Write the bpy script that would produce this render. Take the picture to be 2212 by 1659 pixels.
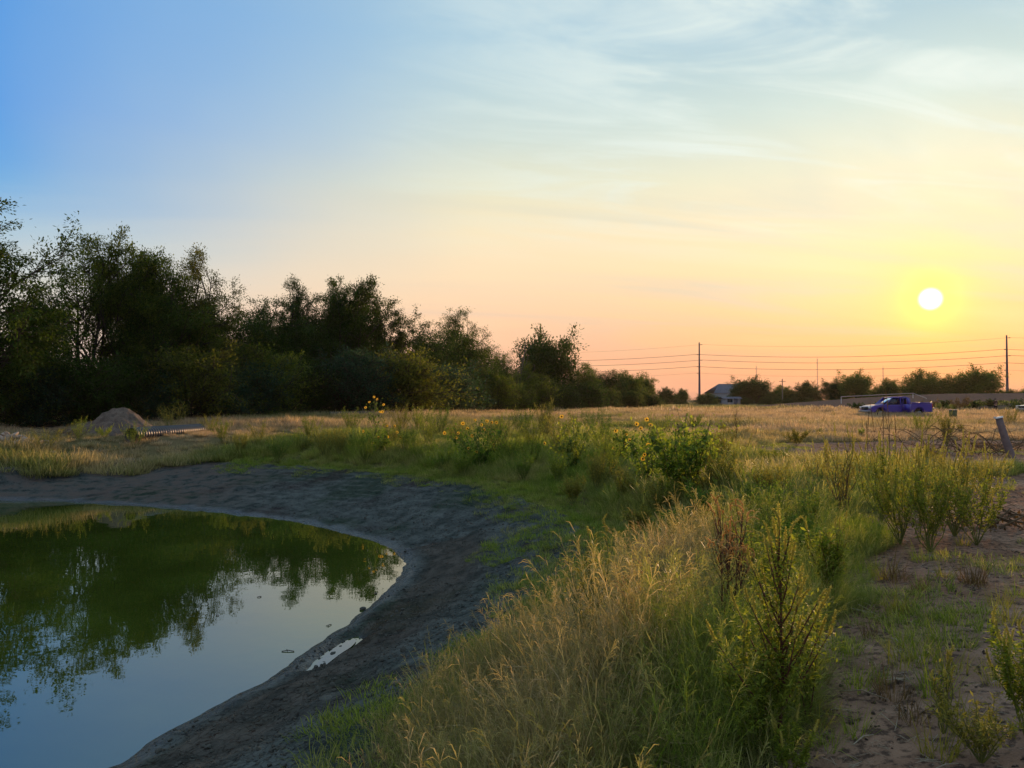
import bpy, bmesh, math, random
import numpy as np
from mathutils import Vector, Matrix, Euler

R = math.radians
sc = bpy.context.scene
for _o in list(bpy.data.objects):
    bpy.data.objects.remove(_o)
COL = sc.collection

# ------------------------------------------------------------------ camera
CAM_Z, FPX, PITCH = 1.65, 760.0, R(1.2)
cam_d = bpy.data.cameras.new('camera')
cam = bpy.data.objects.new('camera', cam_d)
COL.objects.link(cam)
cam.location = (0, 0, CAM_Z)
cam.rotation_euler = (R(90) + PITCH, 0, 0)
cam_d.sensor_width = 36.0
cam_d.lens = 36.0 * FPX / 1024.0
cam_d.clip_start = 0.05
cam_d.clip_end = 9000
sc.camera = cam

# ------------------------------------------------------------------ sky, sun, exposure
HAZE = 0.00006
SUN_AZ, SUN_EL = 28.9, 6.65          # degrees to the right of +Y, above the horizon
sc.view_settings.view_transform = 'Standard'
sc.view_settings.look = 'None'
sc.view_settings.gamma = 1.0
sc.view_settings.exposure = 0.12
sc.view_settings.use_curve_mapping = False


def lin(c):
    o = []
    for v in c[:3]:
        v = v / 255.0
        o.append(v / 12.92 if v <= 0.04045 else ((v + 0.055) / 1.055) ** 2.4)
    return (o[0], o[1], o[2], 1.0)


world = bpy.data.worlds.new('World')
sc.world = world
world.use_nodes = True
WN, WL = world.node_tree.nodes, world.node_tree.links
WN.clear()


class NT:
    """small helper that adds nodes and links them"""
    def __init__(s, tree):
        s.t = tree; s.n = tree.nodes; s.l = tree.links

    def put(s, sock, v):
        if isinstance(v, bpy.types.NodeSocket):
            s.l.new(v, sock)
        elif v is not None:
            sock.default_value = v

    def math(s, op, a, b=None, c=None, clamp=False):
        n = s.n.new('ShaderNodeMath'); n.operation = op; n.use_clamp = clamp
        s.put(n.inputs[0], a); s.put(n.inputs[1], b)
        if c is not None: s.put(n.inputs[2], c)
        return n.outputs[0]

    def vmath(s, op, a, b=None, out=0):
        n = s.n.new('ShaderNodeVectorMath'); n.operation = op
        s.put(n.inputs[0], a)
        if b is not None: s.put(n.inputs[1], b)
        return n.outputs[out]

    def rng(s, v, a, b, c=0.0, d=1.0, smooth=False):
        n = s.n.new('ShaderNodeMapRange'); n.interpolation_type = 'SMOOTHSTEP' if smooth else 'LINEAR'
        s.put(n.inputs[0], v)
        n.inputs[1].default_value = a; n.inputs[2].default_value = b
        n.inputs[3].default_value = c; n.inputs[4].default_value = d
        return n.outputs[0]

    def mix(s, f, a, b, mode='MIX'):
        n = s.n.new('ShaderNodeMix'); n.data_type = 'RGBA'; n.blend_type = mode
        n.clamp_factor = True
        s.put(n.inputs[0], f); s.put(n.inputs[6], a); s.put(n.inputs[7], b)
        return n.outputs[2]

    def noise(s, vec, scale, detail=3.0, rough=0.55, dist=0.0, col=False):
        n = s.n.new('ShaderNodeTexNoise')
        if vec is not None: s.put(n.inputs['Vector'], vec)
        n.inputs['Scale'].default_value = scale
        n.inputs['Detail'].default_value = detail
        n.inputs['Roughness'].default_value = rough
        n.inputs['Distortion'].default_value = dist
        return n.outputs[1 if col else 0]

    def vor(s, vec, scale, feature='F1', out=0):
        n = s.n.new('ShaderNodeTexVoronoi'); n.feature = feature
        if vec is not None: s.put(n.inputs['Vector'], vec)
        n.inputs['Scale'].default_value = scale
        return n.outputs[out]

    def ramp(s, f, stops, interp='LINEAR'):
        n = s.n.new('ShaderNodeValToRGB'); cr = n.color_ramp; cr.interpolation = interp
        while len(cr.elements) < len(stops): cr.elements.new(0.5)
        for e, (p, c) in zip(cr.elements, stops):
            e.position = p; e.color = c
        s.put(n.inputs[0], f)
        return n.outputs[0]

    def attr(s, name, typ='GEOMETRY', out=2):
        n = s.n.new('ShaderNodeAttribute'); n.attribute_type = typ; n.attribute_name = name
        return n.outputs[out]

    def xyz(s, v):
        n = s.n.new('ShaderNodeSeparateXYZ'); s.put(n.inputs[0], v)
        return n.outputs[0], n.outputs[1], n.outputs[2]

    def comb(s, x, y, z):
        n = s.n.new('ShaderNodeCombineXYZ')
        s.put(n.inputs[0], x); s.put(n.inputs[1], y); s.put(n.inputs[2], z)
        return n.outputs[0]


SUN_DIR = Vector((math.sin(R(SUN_AZ)) * math.cos(R(SUN_EL)), math.cos(R(SUN_AZ)) * math.cos(R(SUN_EL)), math.sin(R(SUN_EL))))


def build_world():
    w = NT(world.node_tree)
    out = WN.new('ShaderNodeOutputWorld')
    bg = WN.new('ShaderNodeBackground')
    tc = WN.new('ShaderNodeTexCoord')
    d = w.vmath('NORMALIZE', tc.outputs['Generated'])
    x, y, z = w.xyz(d)
    hl = w.math('SQRT', w.math('ADD', w.math('MULTIPLY', x, x), w.math('ADD', w.math('MULTIPLY', y, y), 1e-6)))
    sx, sy = math.sin(R(SUN_AZ)), math.cos(R(SUN_AZ))
    c = w.math('DIVIDE', w.math('ADD', w.math('MULTIPLY', x, sx), w.math('MULTIPLY', y, sy)), hl)
    c = w.math('MINIMUM', w.math('MAXIMUM', c, -1.0), 1.0)
    az = w.math('MULTIPLY', w.math('ARCCOSINE', c), 57.2958)
    el = w.math('MULTIPLY', w.math('ARCSINE', z), 57.2958)
    # thin cloud sheet seen in perspective: project the direction on a level plane
    zz = w.math('ADD', w.math('MAXIMUM', z, 0.0), 0.10)
    px = w.math('DIVIDE', x, zz); py = w.math('DIVIDE', y, zz)
    # streaks run across the view, a little tilted
    u = w.math('ADD', w.math('MULTIPLY', px, 0.30), w.math('MULTIPLY', py, 0.10))
    v = w.math('ADD', w.math('MULTIPLY', py, 1.0), w.math('MULTIPLY', px, -0.22))
    P = w.comb(u, v, 0.0)
    n1 = w.noise(P, 0.85, 6.0, 0.55, 0.7)
    n2 = w.noise(P, 3.2, 5.0, 0.6, 1.2)
    n3 = w.noise(d, 2.2, 3.0, 0.5)
    warp = w.math('MULTIPLY', w.math('SUBTRACT', n1, 0.5), 5.0)
    elw = w.math('ADD', el, warp)
    azw = w.math('ADD', az, w.math('MULTIPLY', w.math('SUBTRACT', n3, 0.5), 14.0))
    EM = 90.0
    f = w.math('DIVIDE', w.math('ADD', elw, 6.0), EM + 6.0, clamp=True)

    def st(lst):
        return [((e + 6.0) / (EM + 6.0), lin(cc)) for e, cc in lst]
    S = st([(-6, (120, 82, 66)), (0, (224, 146, 112)), (2, (243, 152, 104)), (4.5, (250, 178, 112)), (7, (252, 203, 142)), (10, (249, 219, 168)),
            (13, (242, 227, 190)), (16, (230, 231, 206)), (20, (208, 226, 218)), (25, (172, 202, 214)), (40, (172, 198, 212)), (90, (166, 190, 208))])
    M = st([(-6, (120, 92, 84)), (0, (222, 162, 140)), (2.2, (238, 180, 150)), (5.7, (250, 204, 166)), (9, (250, 220, 181)), (12.5, (244, 227, 191)),
            (15.8, (228, 226, 198)), (19, (204, 218, 211)), (22, (188, 211, 215)), (26, (170, 202, 218)), (40, (160, 190, 212)), (90, (166, 190, 208))])
    L = st([(-6, (110, 100, 104)), (0, (222, 196, 182)), (4.7, (228, 212, 196)), (7.6, (212, 213, 206)), (10.4, (166, 196, 216)), (13.2, (118, 173, 221)),
            (18.5, (90, 155, 224)), (24, (88, 153, 222)), (40, (125, 168, 212)), (90, (166, 190, 208))])
    B = st([(-6, (90, 92, 104)), (0, (205, 186, 184)), (5, (200, 186, 192)), (12, (182, 184, 202)), (25, (172, 188, 208)), (40, (164, 186, 208)), (90, (166, 190, 208))])
    cS, cM, cL, cB = [w.ramp(f, q, 'LINEAR') for q in (S, M, L, B)]
    col = w.mix(w.rng(azw, 0, 29, smooth=False), cS, cM)
    col = w.mix(w.math('POWER', w.rng(azw, 29, 63, smooth=False), 1.35), col, cL)
    col = w.mix(w.rng(azw, 63, 180), col, cB)
    # veil of cirrus, whiter towards the sun
    veil = w.math('MULTIPLY', w.rng(w.math('ADD', w.math('MULTIPLY', n2, 0.5), w.math('MULTIPLY', n1, 0.5)), 0.44, 0.60, smooth=True), w.rng(el, 9, 17, smooth=True))
    veil = w.math('MULTIPLY', veil, w.rng(az, 42, 14, 0.0, 0.85))
    col = w.mix(veil, col, lin((228, 240, 234)))
    dark = w.math('MULTIPLY', w.rng(n1, 0.52, 0.30, smooth=True), w.rng(el, 1, 9, smooth=True))
    dark = w.math('MULTIPLY', dark, w.rng(az, 52, 12, 0.0, 0.60))
    col = w.mix(dark, col, lin((172, 200, 204)))
    # glow and the disc of the hazy sun
    cs = w.vmath('DOT_PRODUCT', d, tuple(SUN_DIR), out=1)
    th = w.math('MULTIPLY', w.math('ARCCOSINE', w.math('MINIMUM', cs, 0.9999999)), 57.2958)

    def gau(sig, amp):
        q = w.math('DIVIDE', th, sig)
        return w.math('MULTIPLY', w.math('EXPONENT', w.math('MULTIPLY', w.math('MULTIPLY', q, q), -1.0)), amp)
    col = w.mix(gau(6.0, 0.10), col, lin((255, 212, 88)))
    col = w.mix(gau(2.6, 0.42), col, lin((255, 226, 84)))
    col = w.mix(gau(1.45, 0.92), col, lin((255, 255, 118)))
    disc = w.rng(th, 0.84, 0.36, smooth=True)
    col = w.mix(disc, col, (2.6, 2.5, 2.2, 1.0))
    sky = WN.new('ShaderNodeTexSky'); sky.sky_type = 'NISHITA'; sky.sun_disc = False
    sky.sun_elevation = R(SUN_EL); sky.sun_rotation = R(SUN_AZ); sky.dust_density = 4.0
    sk = w.mix(1.0, sky.outputs[0], (0.10, 0.10, 0.10, 1), 'MULTIPLY')
    col = w.mix(0.05, col, sk)
    w.put(bg.inputs[0], col)
    bg.inputs[1].default_value = 1.0
    w.l.new(bg.outputs[0], out.inputs[0])


build_world()

sun_d = bpy.data.lights.new('sun', 'SUN')
sun_d.energy = 5.0
sun_d.angle = R(1.2)
sun_d.color = (1.0, 0.60, 0.30)
sun = bpy.data.objects.new('sun', sun_d)
COL.objects.link(sun)
sun.rotation_euler = (-SUN_DIR).to_track_quat('-Z', 'Y').to_euler()

# ------------------------------------------------------------------ helpers
def ray(x, y):
    """direction of the photograph's pixel (2212-wide coordinates)"""
    x = x / 2.16016; y = y / 2.16016
    a = (x - 512) / FPX; b = -(y - 384) / FPX
    F = np.array([0, math.cos(PITCH), math.sin(PITCH)]); U = np.array([0, -math.sin(PITCH), math.cos(PITCH)])
    return F + np.array([a, 0, 0]) + U * b


def hit(x, y, z):
    d = ray(x, y); t = (z - CAM_Z) / d[2]
    return np.array([d[0] * t, d[1] * t])


def at(x, D):
    """ground position in pixel column x (2212-wide) at depth D"""
    return ((x / 2.16016 - 512) / FPX * D, D)


def zat(y, D):
    d = ray(1106, y); return CAM_Z + d[2] / d[1] * D


def props(o, label=None, cat=None, group=None, kind=None):
    if label: o['label'] = label
    if cat: o['category'] = cat
    if group: o['group'] = group
    if kind: o['kind'] = kind
    return o


def mesh(name, V, polys, mats=(), smooth=False, attrs=None, mat_idx=None):
    """polys: list of integer arrays, each n x k"""
    me = bpy.data.meshes.new(name)
    V = np.asarray(V, dtype=np.float32)
    me.vertices.add(len(V)); me.vertices.foreach_set('co', V.ravel())
    if not isinstance(polys, (list, tuple)): polys = [polys]
    polys = [np.asarray(p, dtype=np.int32) for p in polys if len(p)]
    loops = np.concatenate([p.ravel() for p in polys]) if polys else np.zeros(0, np.int32)
    tot = np.concatenate([np.full(len(p), p.shape[1], np.int32) for p in polys]) if polys else np.zeros(0, np.int32)
    start = np.concatenate([[0], np.cumsum(tot)[:-1]]).astype(np.int32) if len(tot) else tot
    me.loops.add(len(loops)); me.loops.foreach_set('vertex_index', loops)
    me.polygons.add(len(tot)); me.polygons.foreach_set('loop_start', start)
    try: me.polygons.foreach_set('loop_total', tot)
    except Exception: pass
    if smooth and len(tot): me.polygons.foreach_set('use_smooth', np.ones(len(tot), bool))
    if mat_idx is not None: me.polygons.foreach_set('material_index', np.asarray(mat_idx, np.int32))
    for k, (dom, typ, arr) in (attrs or {}).items():
        a = me.attributes.new(k, typ, dom)
        arr = np.asarray(arr)
        key = {'FLOAT': 'value', 'INT': 'value', 'FLOAT_VECTOR': 'vector'}[typ]
        a.data.foreach_set(key, arr.astype(np.int32 if typ == 'INT' else np.float32).ravel())
    for m in mats: me.materials.append(m)
    me.update(calc_edges=True)
    return me


def obj(name, me, parent=None, loc=None, rot=None, scale=None):
    o = bpy.data.objects.new(name, me)
    COL.objects.link(o)
    if parent is not None: o.parent = parent
    if loc is not None: o.location = loc
    if rot is not None: o.rotation_euler = rot
    if scale is not None: o.scale = scale if hasattr(scale, '__len__') else (scale,) * 3
    return o


def empty(name, loc, rz=0.0, label=None, cat=None, group=None):
    o = bpy.data.objects.new(name, None)
    COL.objects.link(o)
    o.location = loc; o.rotation_euler = (0, 0, rz)
    o.empty_display_size = 0.3
    return props(o, label, cat, group)


def copy_tree(o, parent=None):
    c = o.copy(); COL.objects.link(c); c.parent = parent
    for ch in o.children: copy_tree(ch, c)
    return c


class Geo:
    """collects vertices and faces of several shapes for ONE mesh"""
    def __init__(s):
        s.V = []; s.F = {3: [], 4: []}; s.n = 0; s.MI = {3: [], 4: []}

    def add(s, V, F, mi=0):
        V = np.asarray(V, float); F = np.asarray(F, int)
        s.V.append(V); k = F.shape[1]
        s.F[k].append(F + s.n); s.MI[k].append(np.full(len(F), mi)); s.n += len(V)

    def box(s, c, size, rz=0.0, mi=0, taper=1.0):
        cx, cy, cz = c; a, b, h = [q / 2 for q in size]
        P = np.array([[-a, -b, -h], [a, -b, -h], [a, b, -h], [-a, b, -h], [-a * taper, -b * taper, h], [a * taper, -b * taper, h], [a * taper, b * taper, h], [-a * taper, b * taper, h]])
        cs, sn = math.cos(rz), math.sin(rz)
        P = np.column_stack([P[:, 0] * cs - P[:, 1] * sn, P[:, 0] * sn + P[:, 1] * cs, P[:, 2]]) + np.array(c)
        s.add(P, [[0, 3, 2, 1], [4, 5, 6, 7], [0, 1, 5, 4], [1, 2, 6, 5], [2, 3, 7, 6], [3, 0, 4, 7]], mi)

    def tube(s, pts, rad, sides=6, mi=0, cap=True):
        pts = np.asarray(pts, float); n = len(pts)
        rad = np.full(n, rad) if np.isscalar(rad) else np.asarray(rad, float)
        t = np.gradient(pts, axis=0); t /= np.linalg.norm(t, axis=1, keepdims=True) + 1e-9
        up = np.array([0, 0, 1.0]) if abs(t[0, 2]) < 0.9 else np.array([1.0, 0, 0])
        a = np.cross(t, up); a /= np.linalg.norm(a, axis=1, keepdims=True) + 1e-9
        b = np.cross(a, t)
        ph = np.arange(sides) * 2 * math.pi / sides
        ring = pts[:, None] + rad[:, None, None] * (a[:, None] * np.cos(ph)[None, :, None] + b[:, None] * np.sin(ph)[None, :, None])
        V = ring.reshape(-1, 3)
        i = np.arange(n - 1)[:, None] * sides; j = np.arange(sides)[None]; k = (j + 1) % sides
        F = np.stack([i + j, i + k, i + sides + k, i + sides + j], -1).reshape(-1, 4)
        s.add(V, F, mi)
        if cap and sides >= 3:
            base = s.n - len(V)
            for off in (0, (n - 1) * sides):
                s.V.append(pts[[0 if off == 0 else -1]]); c = s.n; s.n += 1
                tri = np.stack([np.full(sides, c), base + off + np.arange(sides), base + off + (np.arange(sides) + 1) % sides], -1)
                s.F[3].append(tri); s.MI[3].append(np.full(sides, mi))

    def mesh(s, name, mats, smooth=False, attrs=None):
        V = np.concatenate(s.V)
        polys = []; mi = []
        for k in (3, 4):
            if s.F[k]: polys.append(np.concatenate(s.F[k])); mi.append(np.concatenate(s.MI[k]))
        return mesh(name, V, polys, mats, smooth, attrs, np.concatenate(mi))


# 2-D value noise --------------------------------------------------
_rs = np.random.RandomState(7)
_T = _rs.rand(256, 256)


def vnoise(x, y):
    xi = np.floor(x).astype(int); yi = np.floor(y).astype(int)
    fx = x - xi; fy = y - yi
    fx = fx * fx * (3 - 2 * fx); fy = fy * fy * (3 - 2 * fy)
    a = _T[xi % 256, yi % 256]; b = _T[(xi + 1) % 256, yi % 256]
    c = _T[xi % 256, (yi + 1) % 256]; d = _T[(xi + 1) % 256, (yi + 1) % 256]
    return (a + (b - a) * fx) * (1 - fy) + (c + (d - c) * fx) * fy - 0.5


def fbm(x, y, o=4, g=0.5):
    s = 0; a = 1.0
    for i in range(o):
        c_, s_ = math.cos(1.1 * i + 0.4), math.sin(1.1 * i + 0.4); k_ = 1.93 ** i
        s = s + a * vnoise((x * c_ - y * s_) * k_ + 17.3 * i, (x * s_ + y * c_) * k_ + 5.1 * i); a *= g
    return s


def sm(t):
    t = np.clip(t, 0, 1); return t * t * (3 - 2 * t)


# ------------------------------------------------------------------ pond outline and terrain
WZ, RZ = -1.55, -0.70


def catmull(P, n=6, closed=True):
    P = np.asarray(P, float); N = len(P); out = []
    for i in range(N):
        p0, p1, p2, p3 = P[(i - 1) % N], P[i], P[(i + 1) % N], P[(i + 2) % N]
        for k in range(n):
            t = k / n
            out.append(0.5 * ((2 * p1) + (-p0 + p2) * t + (2 * p0 - 5 * p1 + 4 * p2 - p3) * t * t + (-p0 + 3 * p1 - 3 * p2 + p3) * t ** 3))
    return np.array(out)


_sh = [(-60, 1082), (100, 1083), (200, 1088), (400, 1100), (560, 1117), (640, 1127), (720, 1146), (765, 1158), (815, 1170), (852, 1192), (873, 1222), (858, 1250), (830, 1283), (775, 1330),
       (700, 1385), (640, 1430), (560, 1478), (480, 1518), (400, 1560), (320, 1606), (240, 1655)]
SHORE = [tuple(hit(x, y, WZ)) for x, y in _sh] + [(-4.6, 4.6), (-6.6, 2.0), (-10, -1.0), (-16, -3.5), (-24, -2), (-32, 4), (-35, 14), (-31, 21), (-24, 24.6)]
_ri = [(-60, 1010), (100, 1003), (300, 990), (500, 1000), (700, 1012), (900, 1030), (1040, 1055), (1150, 1085), (1225, 1140), (1243, 1200), (1215, 1260), (1140, 1310), (1050, 1365), (960, 1430), (925, 1490), (855, 1560), (800, 1640)]
RIM = [tuple(hit(x, y, RZ)) for x, y in _ri] + [(-1.15, 3.3), (-2.3, 0.9), (-6.0, -2.6), (-13, -6.6), (-25, -6), (-36, 1), (-39.5, 14), (-35, 24), (-27, 29)]
SHORE = catmull(SHORE); RIM = catmull(RIM)


def sdist(P, poly):
    """signed distance to a closed polygon, positive outside"""
    A = poly; B = np.roll(poly, -1, 0)
    d2 = np.full(len(P), 1e18); ins = np.zeros(len(P), bool)
    for a, b in zip(A, B):
        e = b - a; L = e @ e + 1e-12
        t = np.clip(((P - a) @ e) / L, 0, 1)
        q = P - a - t[:, None] * e
        d2 = np.minimum(d2, (q ** 2).sum(1))
        c = ((a[1] > P[:, 1]) != (b[1] > P[:, 1])) & (P[:, 0] < (b[0] - a[0]) * (P[:, 1] - a[1]) / (b[1] - a[1] + 1e-12) + a[0])
        ins ^= c
    d = np.sqrt(d2)
    return np.where(ins, -d, d)


def uw(lst, z=0.0):
    return np.array([hit(x, y, z) for x, y in lst])


PATHS = [uw([(1500, 3600), (1655, 1700), (1700, 1500), (1742, 1340), (1790, 1310), (1850, 1215), (1890, 1130), (1950, 1075), (2060, 1040), (2230, 1020), (2500, 1060), (2900, 1250), (3600, 1700), (4200, 3600)]),
         uw([(1600, 990), (1570, 972), (1700, 958), (1900, 953), (2100, 950), (2330, 952), (2500, 985), (2500, 1060), (2230, 1020), (2080, 1022), (1900, 1005), (1700, 1000)])]
PUD = uw([(664, 1460), (680, 1434), (712, 1406), (745, 1386), (772, 1376), (779, 1381), (766, 1396), (736, 1416), (705, 1440), (680, 1458)], WZ)


def berm(x, y):
    r = sm((x - 34) / 42.0)
    f = 1.45 * sm((y - 95) / 8.0) + 1.25 * sm((y - 102) / 26.0)
    f *= 1 - sm((y - 140) / 25.0)
    # the spoil tapers to the left and comes nearer to the right
    return r * f * (1 + 0.10 * fbm(x * 0.12, y * 0.12, 3))


def masks(x, y):
    P = np.column_stack([x, y])
    near = (np.abs(x) < 70) & (y < 60)
    dS = np.full(len(x), 50.0); dR = np.full(len(x), 50.0); dP = np.full(len(x), 50.0); dU = np.full(len(x), 50.0)
    i = np.where(near)[0]
    Q = P[i]
    wob = 0.10 * fbm(Q[:, 0] * 1.3, Q[:, 1] * 1.3, 3)
    dS[i] = sdist(Q, SHORE) + wob * 1.1
    dR[i] = sdist(Q, RIM) + 0.35 * fbm(Q[:, 0] * 0.7 + 9, Q[:, 1] * 0.7, 3)
    dU[i] = sdist(Q, PUD) + 0.10 * fbm(Q[:, 0] * 3, Q[:, 1] * 3, 2)
    dP[i] = np.minimum(sdist(Q, PATHS[0]), sdist(Q, PATHS[1])) + 0.32 * fbm(Q[:, 0] * 0.9 + 3, Q[:, 1] * 0.9 + 8, 3)
    return dS, dR, dP, dU


def height(x, y, m=None, fine=True):
    x = np.asarray(x, float); y = np.asarray(y, float)
    dS, dR, dP, dU = masks(x, y) if m is None else m
    z = np.zeros(len(x))
    t = np.clip(dS / (dS + np.maximum(-dR, 0) + 1e-6), 0, 1)
    bank = WZ + (RZ - WZ) * (0.25 * t + 0.75 * t ** 1.25) + 0.03 * sm(dS / 0.25)
    under = WZ + 0.30 * np.maximum(dS, -4.0)
    upper = RZ - RZ * sm(np.maximum(dR, 0) / 4.2 * 0.9 + 0.05) + 0.0
    upper = np.where(dR < 0, RZ, upper)
    z = np.where(dS < 0, under, np.where(dR < 0, bank, upper))
    far = sm((y - 36) / 12.0) * sm((-x + 6) / 10.0)
    z = z + 0.30 * far
    z = z + sm(dR / 2.0) * 0.10 * fbm(x * 0.16, y * 0.16, 3) * (np.hypot(x, y) < 160)
    mud = (1 - sm(dR / 0.4)) * sm(dS / 0.25)
    if fine:
        nn = np.hypot(x, y) < 45
        z = z + np.where(nn, mud * (0.065 * fbm(x * 1.6, y * 1.6, 5, 0.62) + 0.030 * np.abs(fbm(x * 6, y * 6, 3, 0.6))), 0)
        # terraces left by the falling water
        z = z + np.where(nn, mud * 0.010 * np.sin(dS * 9.0 + 3 * fbm(x * 0.8, y * 0.8, 2)) * sm(dS / 0.4), 0)
        pth = 1 - sm(dP / 0.5 + 0.5)
        z = z + np.where(nn, (1 - mud) * (0.020 * fbm(x * 3, y * 3, 4, 0.6)), 0)
        z = z + np.where(nn, pth * (0.035 * np.abs(fbm(x * 3.2, y * 4.5, 4, 0.6)) + 0.018 * np.abs(fbm(x * 9, y * 9, 3))), 0)
    # puddle hollow and its low rim
    pu = np.exp(-np.maximum(dU, 0) ** 2 / 0.02)
    z = z * (1 - pu) + (WZ - 0.01) * pu
    z = z + berm(x, y)
    return z


def H1(x, y, fine=True):
    return float(height(np.array([x]), np.array([y]), fine=fine)[0])


# ------------------------------------------------------------------ materials
def newmat(name):
    m = bpy.data.materials.new(name); m.use_nodes = True
    m.node_tree.nodes.clear()
    w = NT(m.node_tree)
    out = w.n.new('ShaderNodeOutputMaterial')
    return m, w, out


def principled(w, out, color, rough=0.8, bump=None, bstr=0.3, bdist=0.02, **kw):
    b = w.n.new('ShaderNodeBsdfPrincipled')
    w.put(b.inputs['Base Color'], color)
    w.put(b.inputs['Roughness'], rough)
    for k, v in kw.items(): w.put(b.inputs[k.replace('_', ' ')], v)
    if bump is not None:
        bp = w.n.new('ShaderNodeBump'); bp.inputs['Strength'].default_value = bstr; bp.inputs['Distance'].default_value = bdist
        w.l.new(bump, bp.inputs['Height']); w.l.new(bp.outputs[0], b.inputs['Normal'])
    if out is not None: w.l.new(b.outputs[0], out.inputs[0])
    return b


def simple(name, rgb, rough=0.7, var=0.15, scale=6.0, metallic=0.0, bstr=0.0, **kw):
    m, w, out = newmat(name)
    g = w.n.new('ShaderNodeTexCoord').outputs['Object']
    n = w.noise(g, scale, 5.0, 0.6)
    c = (rgb[0], rgb[1], rgb[2], 1)
    lo = tuple(v * (1 - var) for v in rgb) + (1,); hi = tuple(min(1, v * (1 + var)) for v in rgb) + (1,)
    col = w.mix(w.rng(n, 0.3, 0.7), lo, hi)
    b_ = principled(w, out, col, rough, bump=n if bstr else None, bstr=bstr, Metallic=metallic, **kw)
    if rough >= 0.65: b_.inputs['Specular IOR Level'].default_value = 0.12
    return m


def leafmat(name, a, b, trans=0.45, rough=0.65, gcol=None, sc_=0.35, tint=None, spec=0.12, tboost=1.6):
    """foliage: two hues mixed by world-space clumps and by leaf, light passes through"""
    m, w, out = newmat(name)
    pos = w.n.new('ShaderNodeNewGeometry')
    n = w.noise(pos.outputs['Position'], sc_, 3.0, 0.6)
    rnd = w.attr('rnd')
    oi = w.n.new('ShaderNodeObjectInfo').outputs['Random']
    f = w.math('ADD', w.math('MULTIPLY', w.rng(n, 0.3, 0.7), 0.55), w.math('MULTIPLY', rnd, 0.45))
    col = w.mix(f, a + (1,), b + (1,))
    if tint is not None:
        t = w.attr('tint', 'INSTANCER')
        t = w.math('ADD', t, w.math('MULTIPLY', w.math('SUBTRACT', rnd, 0.5), 0.30), clamp=True)
        col = w.mix(t, col, w.mix(f, tint[0] + (1,), tint[1] + (1,)))
        h = w.attr('hh')
        # blades turn to a darker tone towards the base
        col = w.mix(w.rng(h, 0.35, 0.0, 0.0, 0.45), col, w.mix(t, (0.035, 0.045, 0.012, 1), (0.11, 0.07, 0.035, 1)))
    hsv = w.n.new('ShaderNodeHueSaturation')
    w.put(hsv.inputs['Value'], w.rng(w.math('ADD', w.math('MULTIPLY', oi, 0.35), w.math('MULTIPLY', rnd, 0.65)), 0, 1, 0.58, 1.55))
    w.put(hsv.inputs['Color'], col)
    col = hsv.outputs[0]
    p = principled(w, None, col, rough)
    p.inputs['Specular IOR Level'].default_value = spec
    tr = w.n.new('ShaderNodeBsdfTranslucent')
    w.put(tr.inputs[0], w.mix(1.0, col, (tboost, tboost * 0.98, tboost * 0.62, 1), 'MULTIPLY'))
    mx = w.n.new('ShaderNodeMixShader'); mx.inputs[0].default_value = trans
    w.l.new(p.outputs[0], mx.inputs[1]); w.l.new(tr.outputs[0], mx.inputs[2])
    w.l.new(mx.outputs[0], out.inputs[0])
    return m


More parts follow.
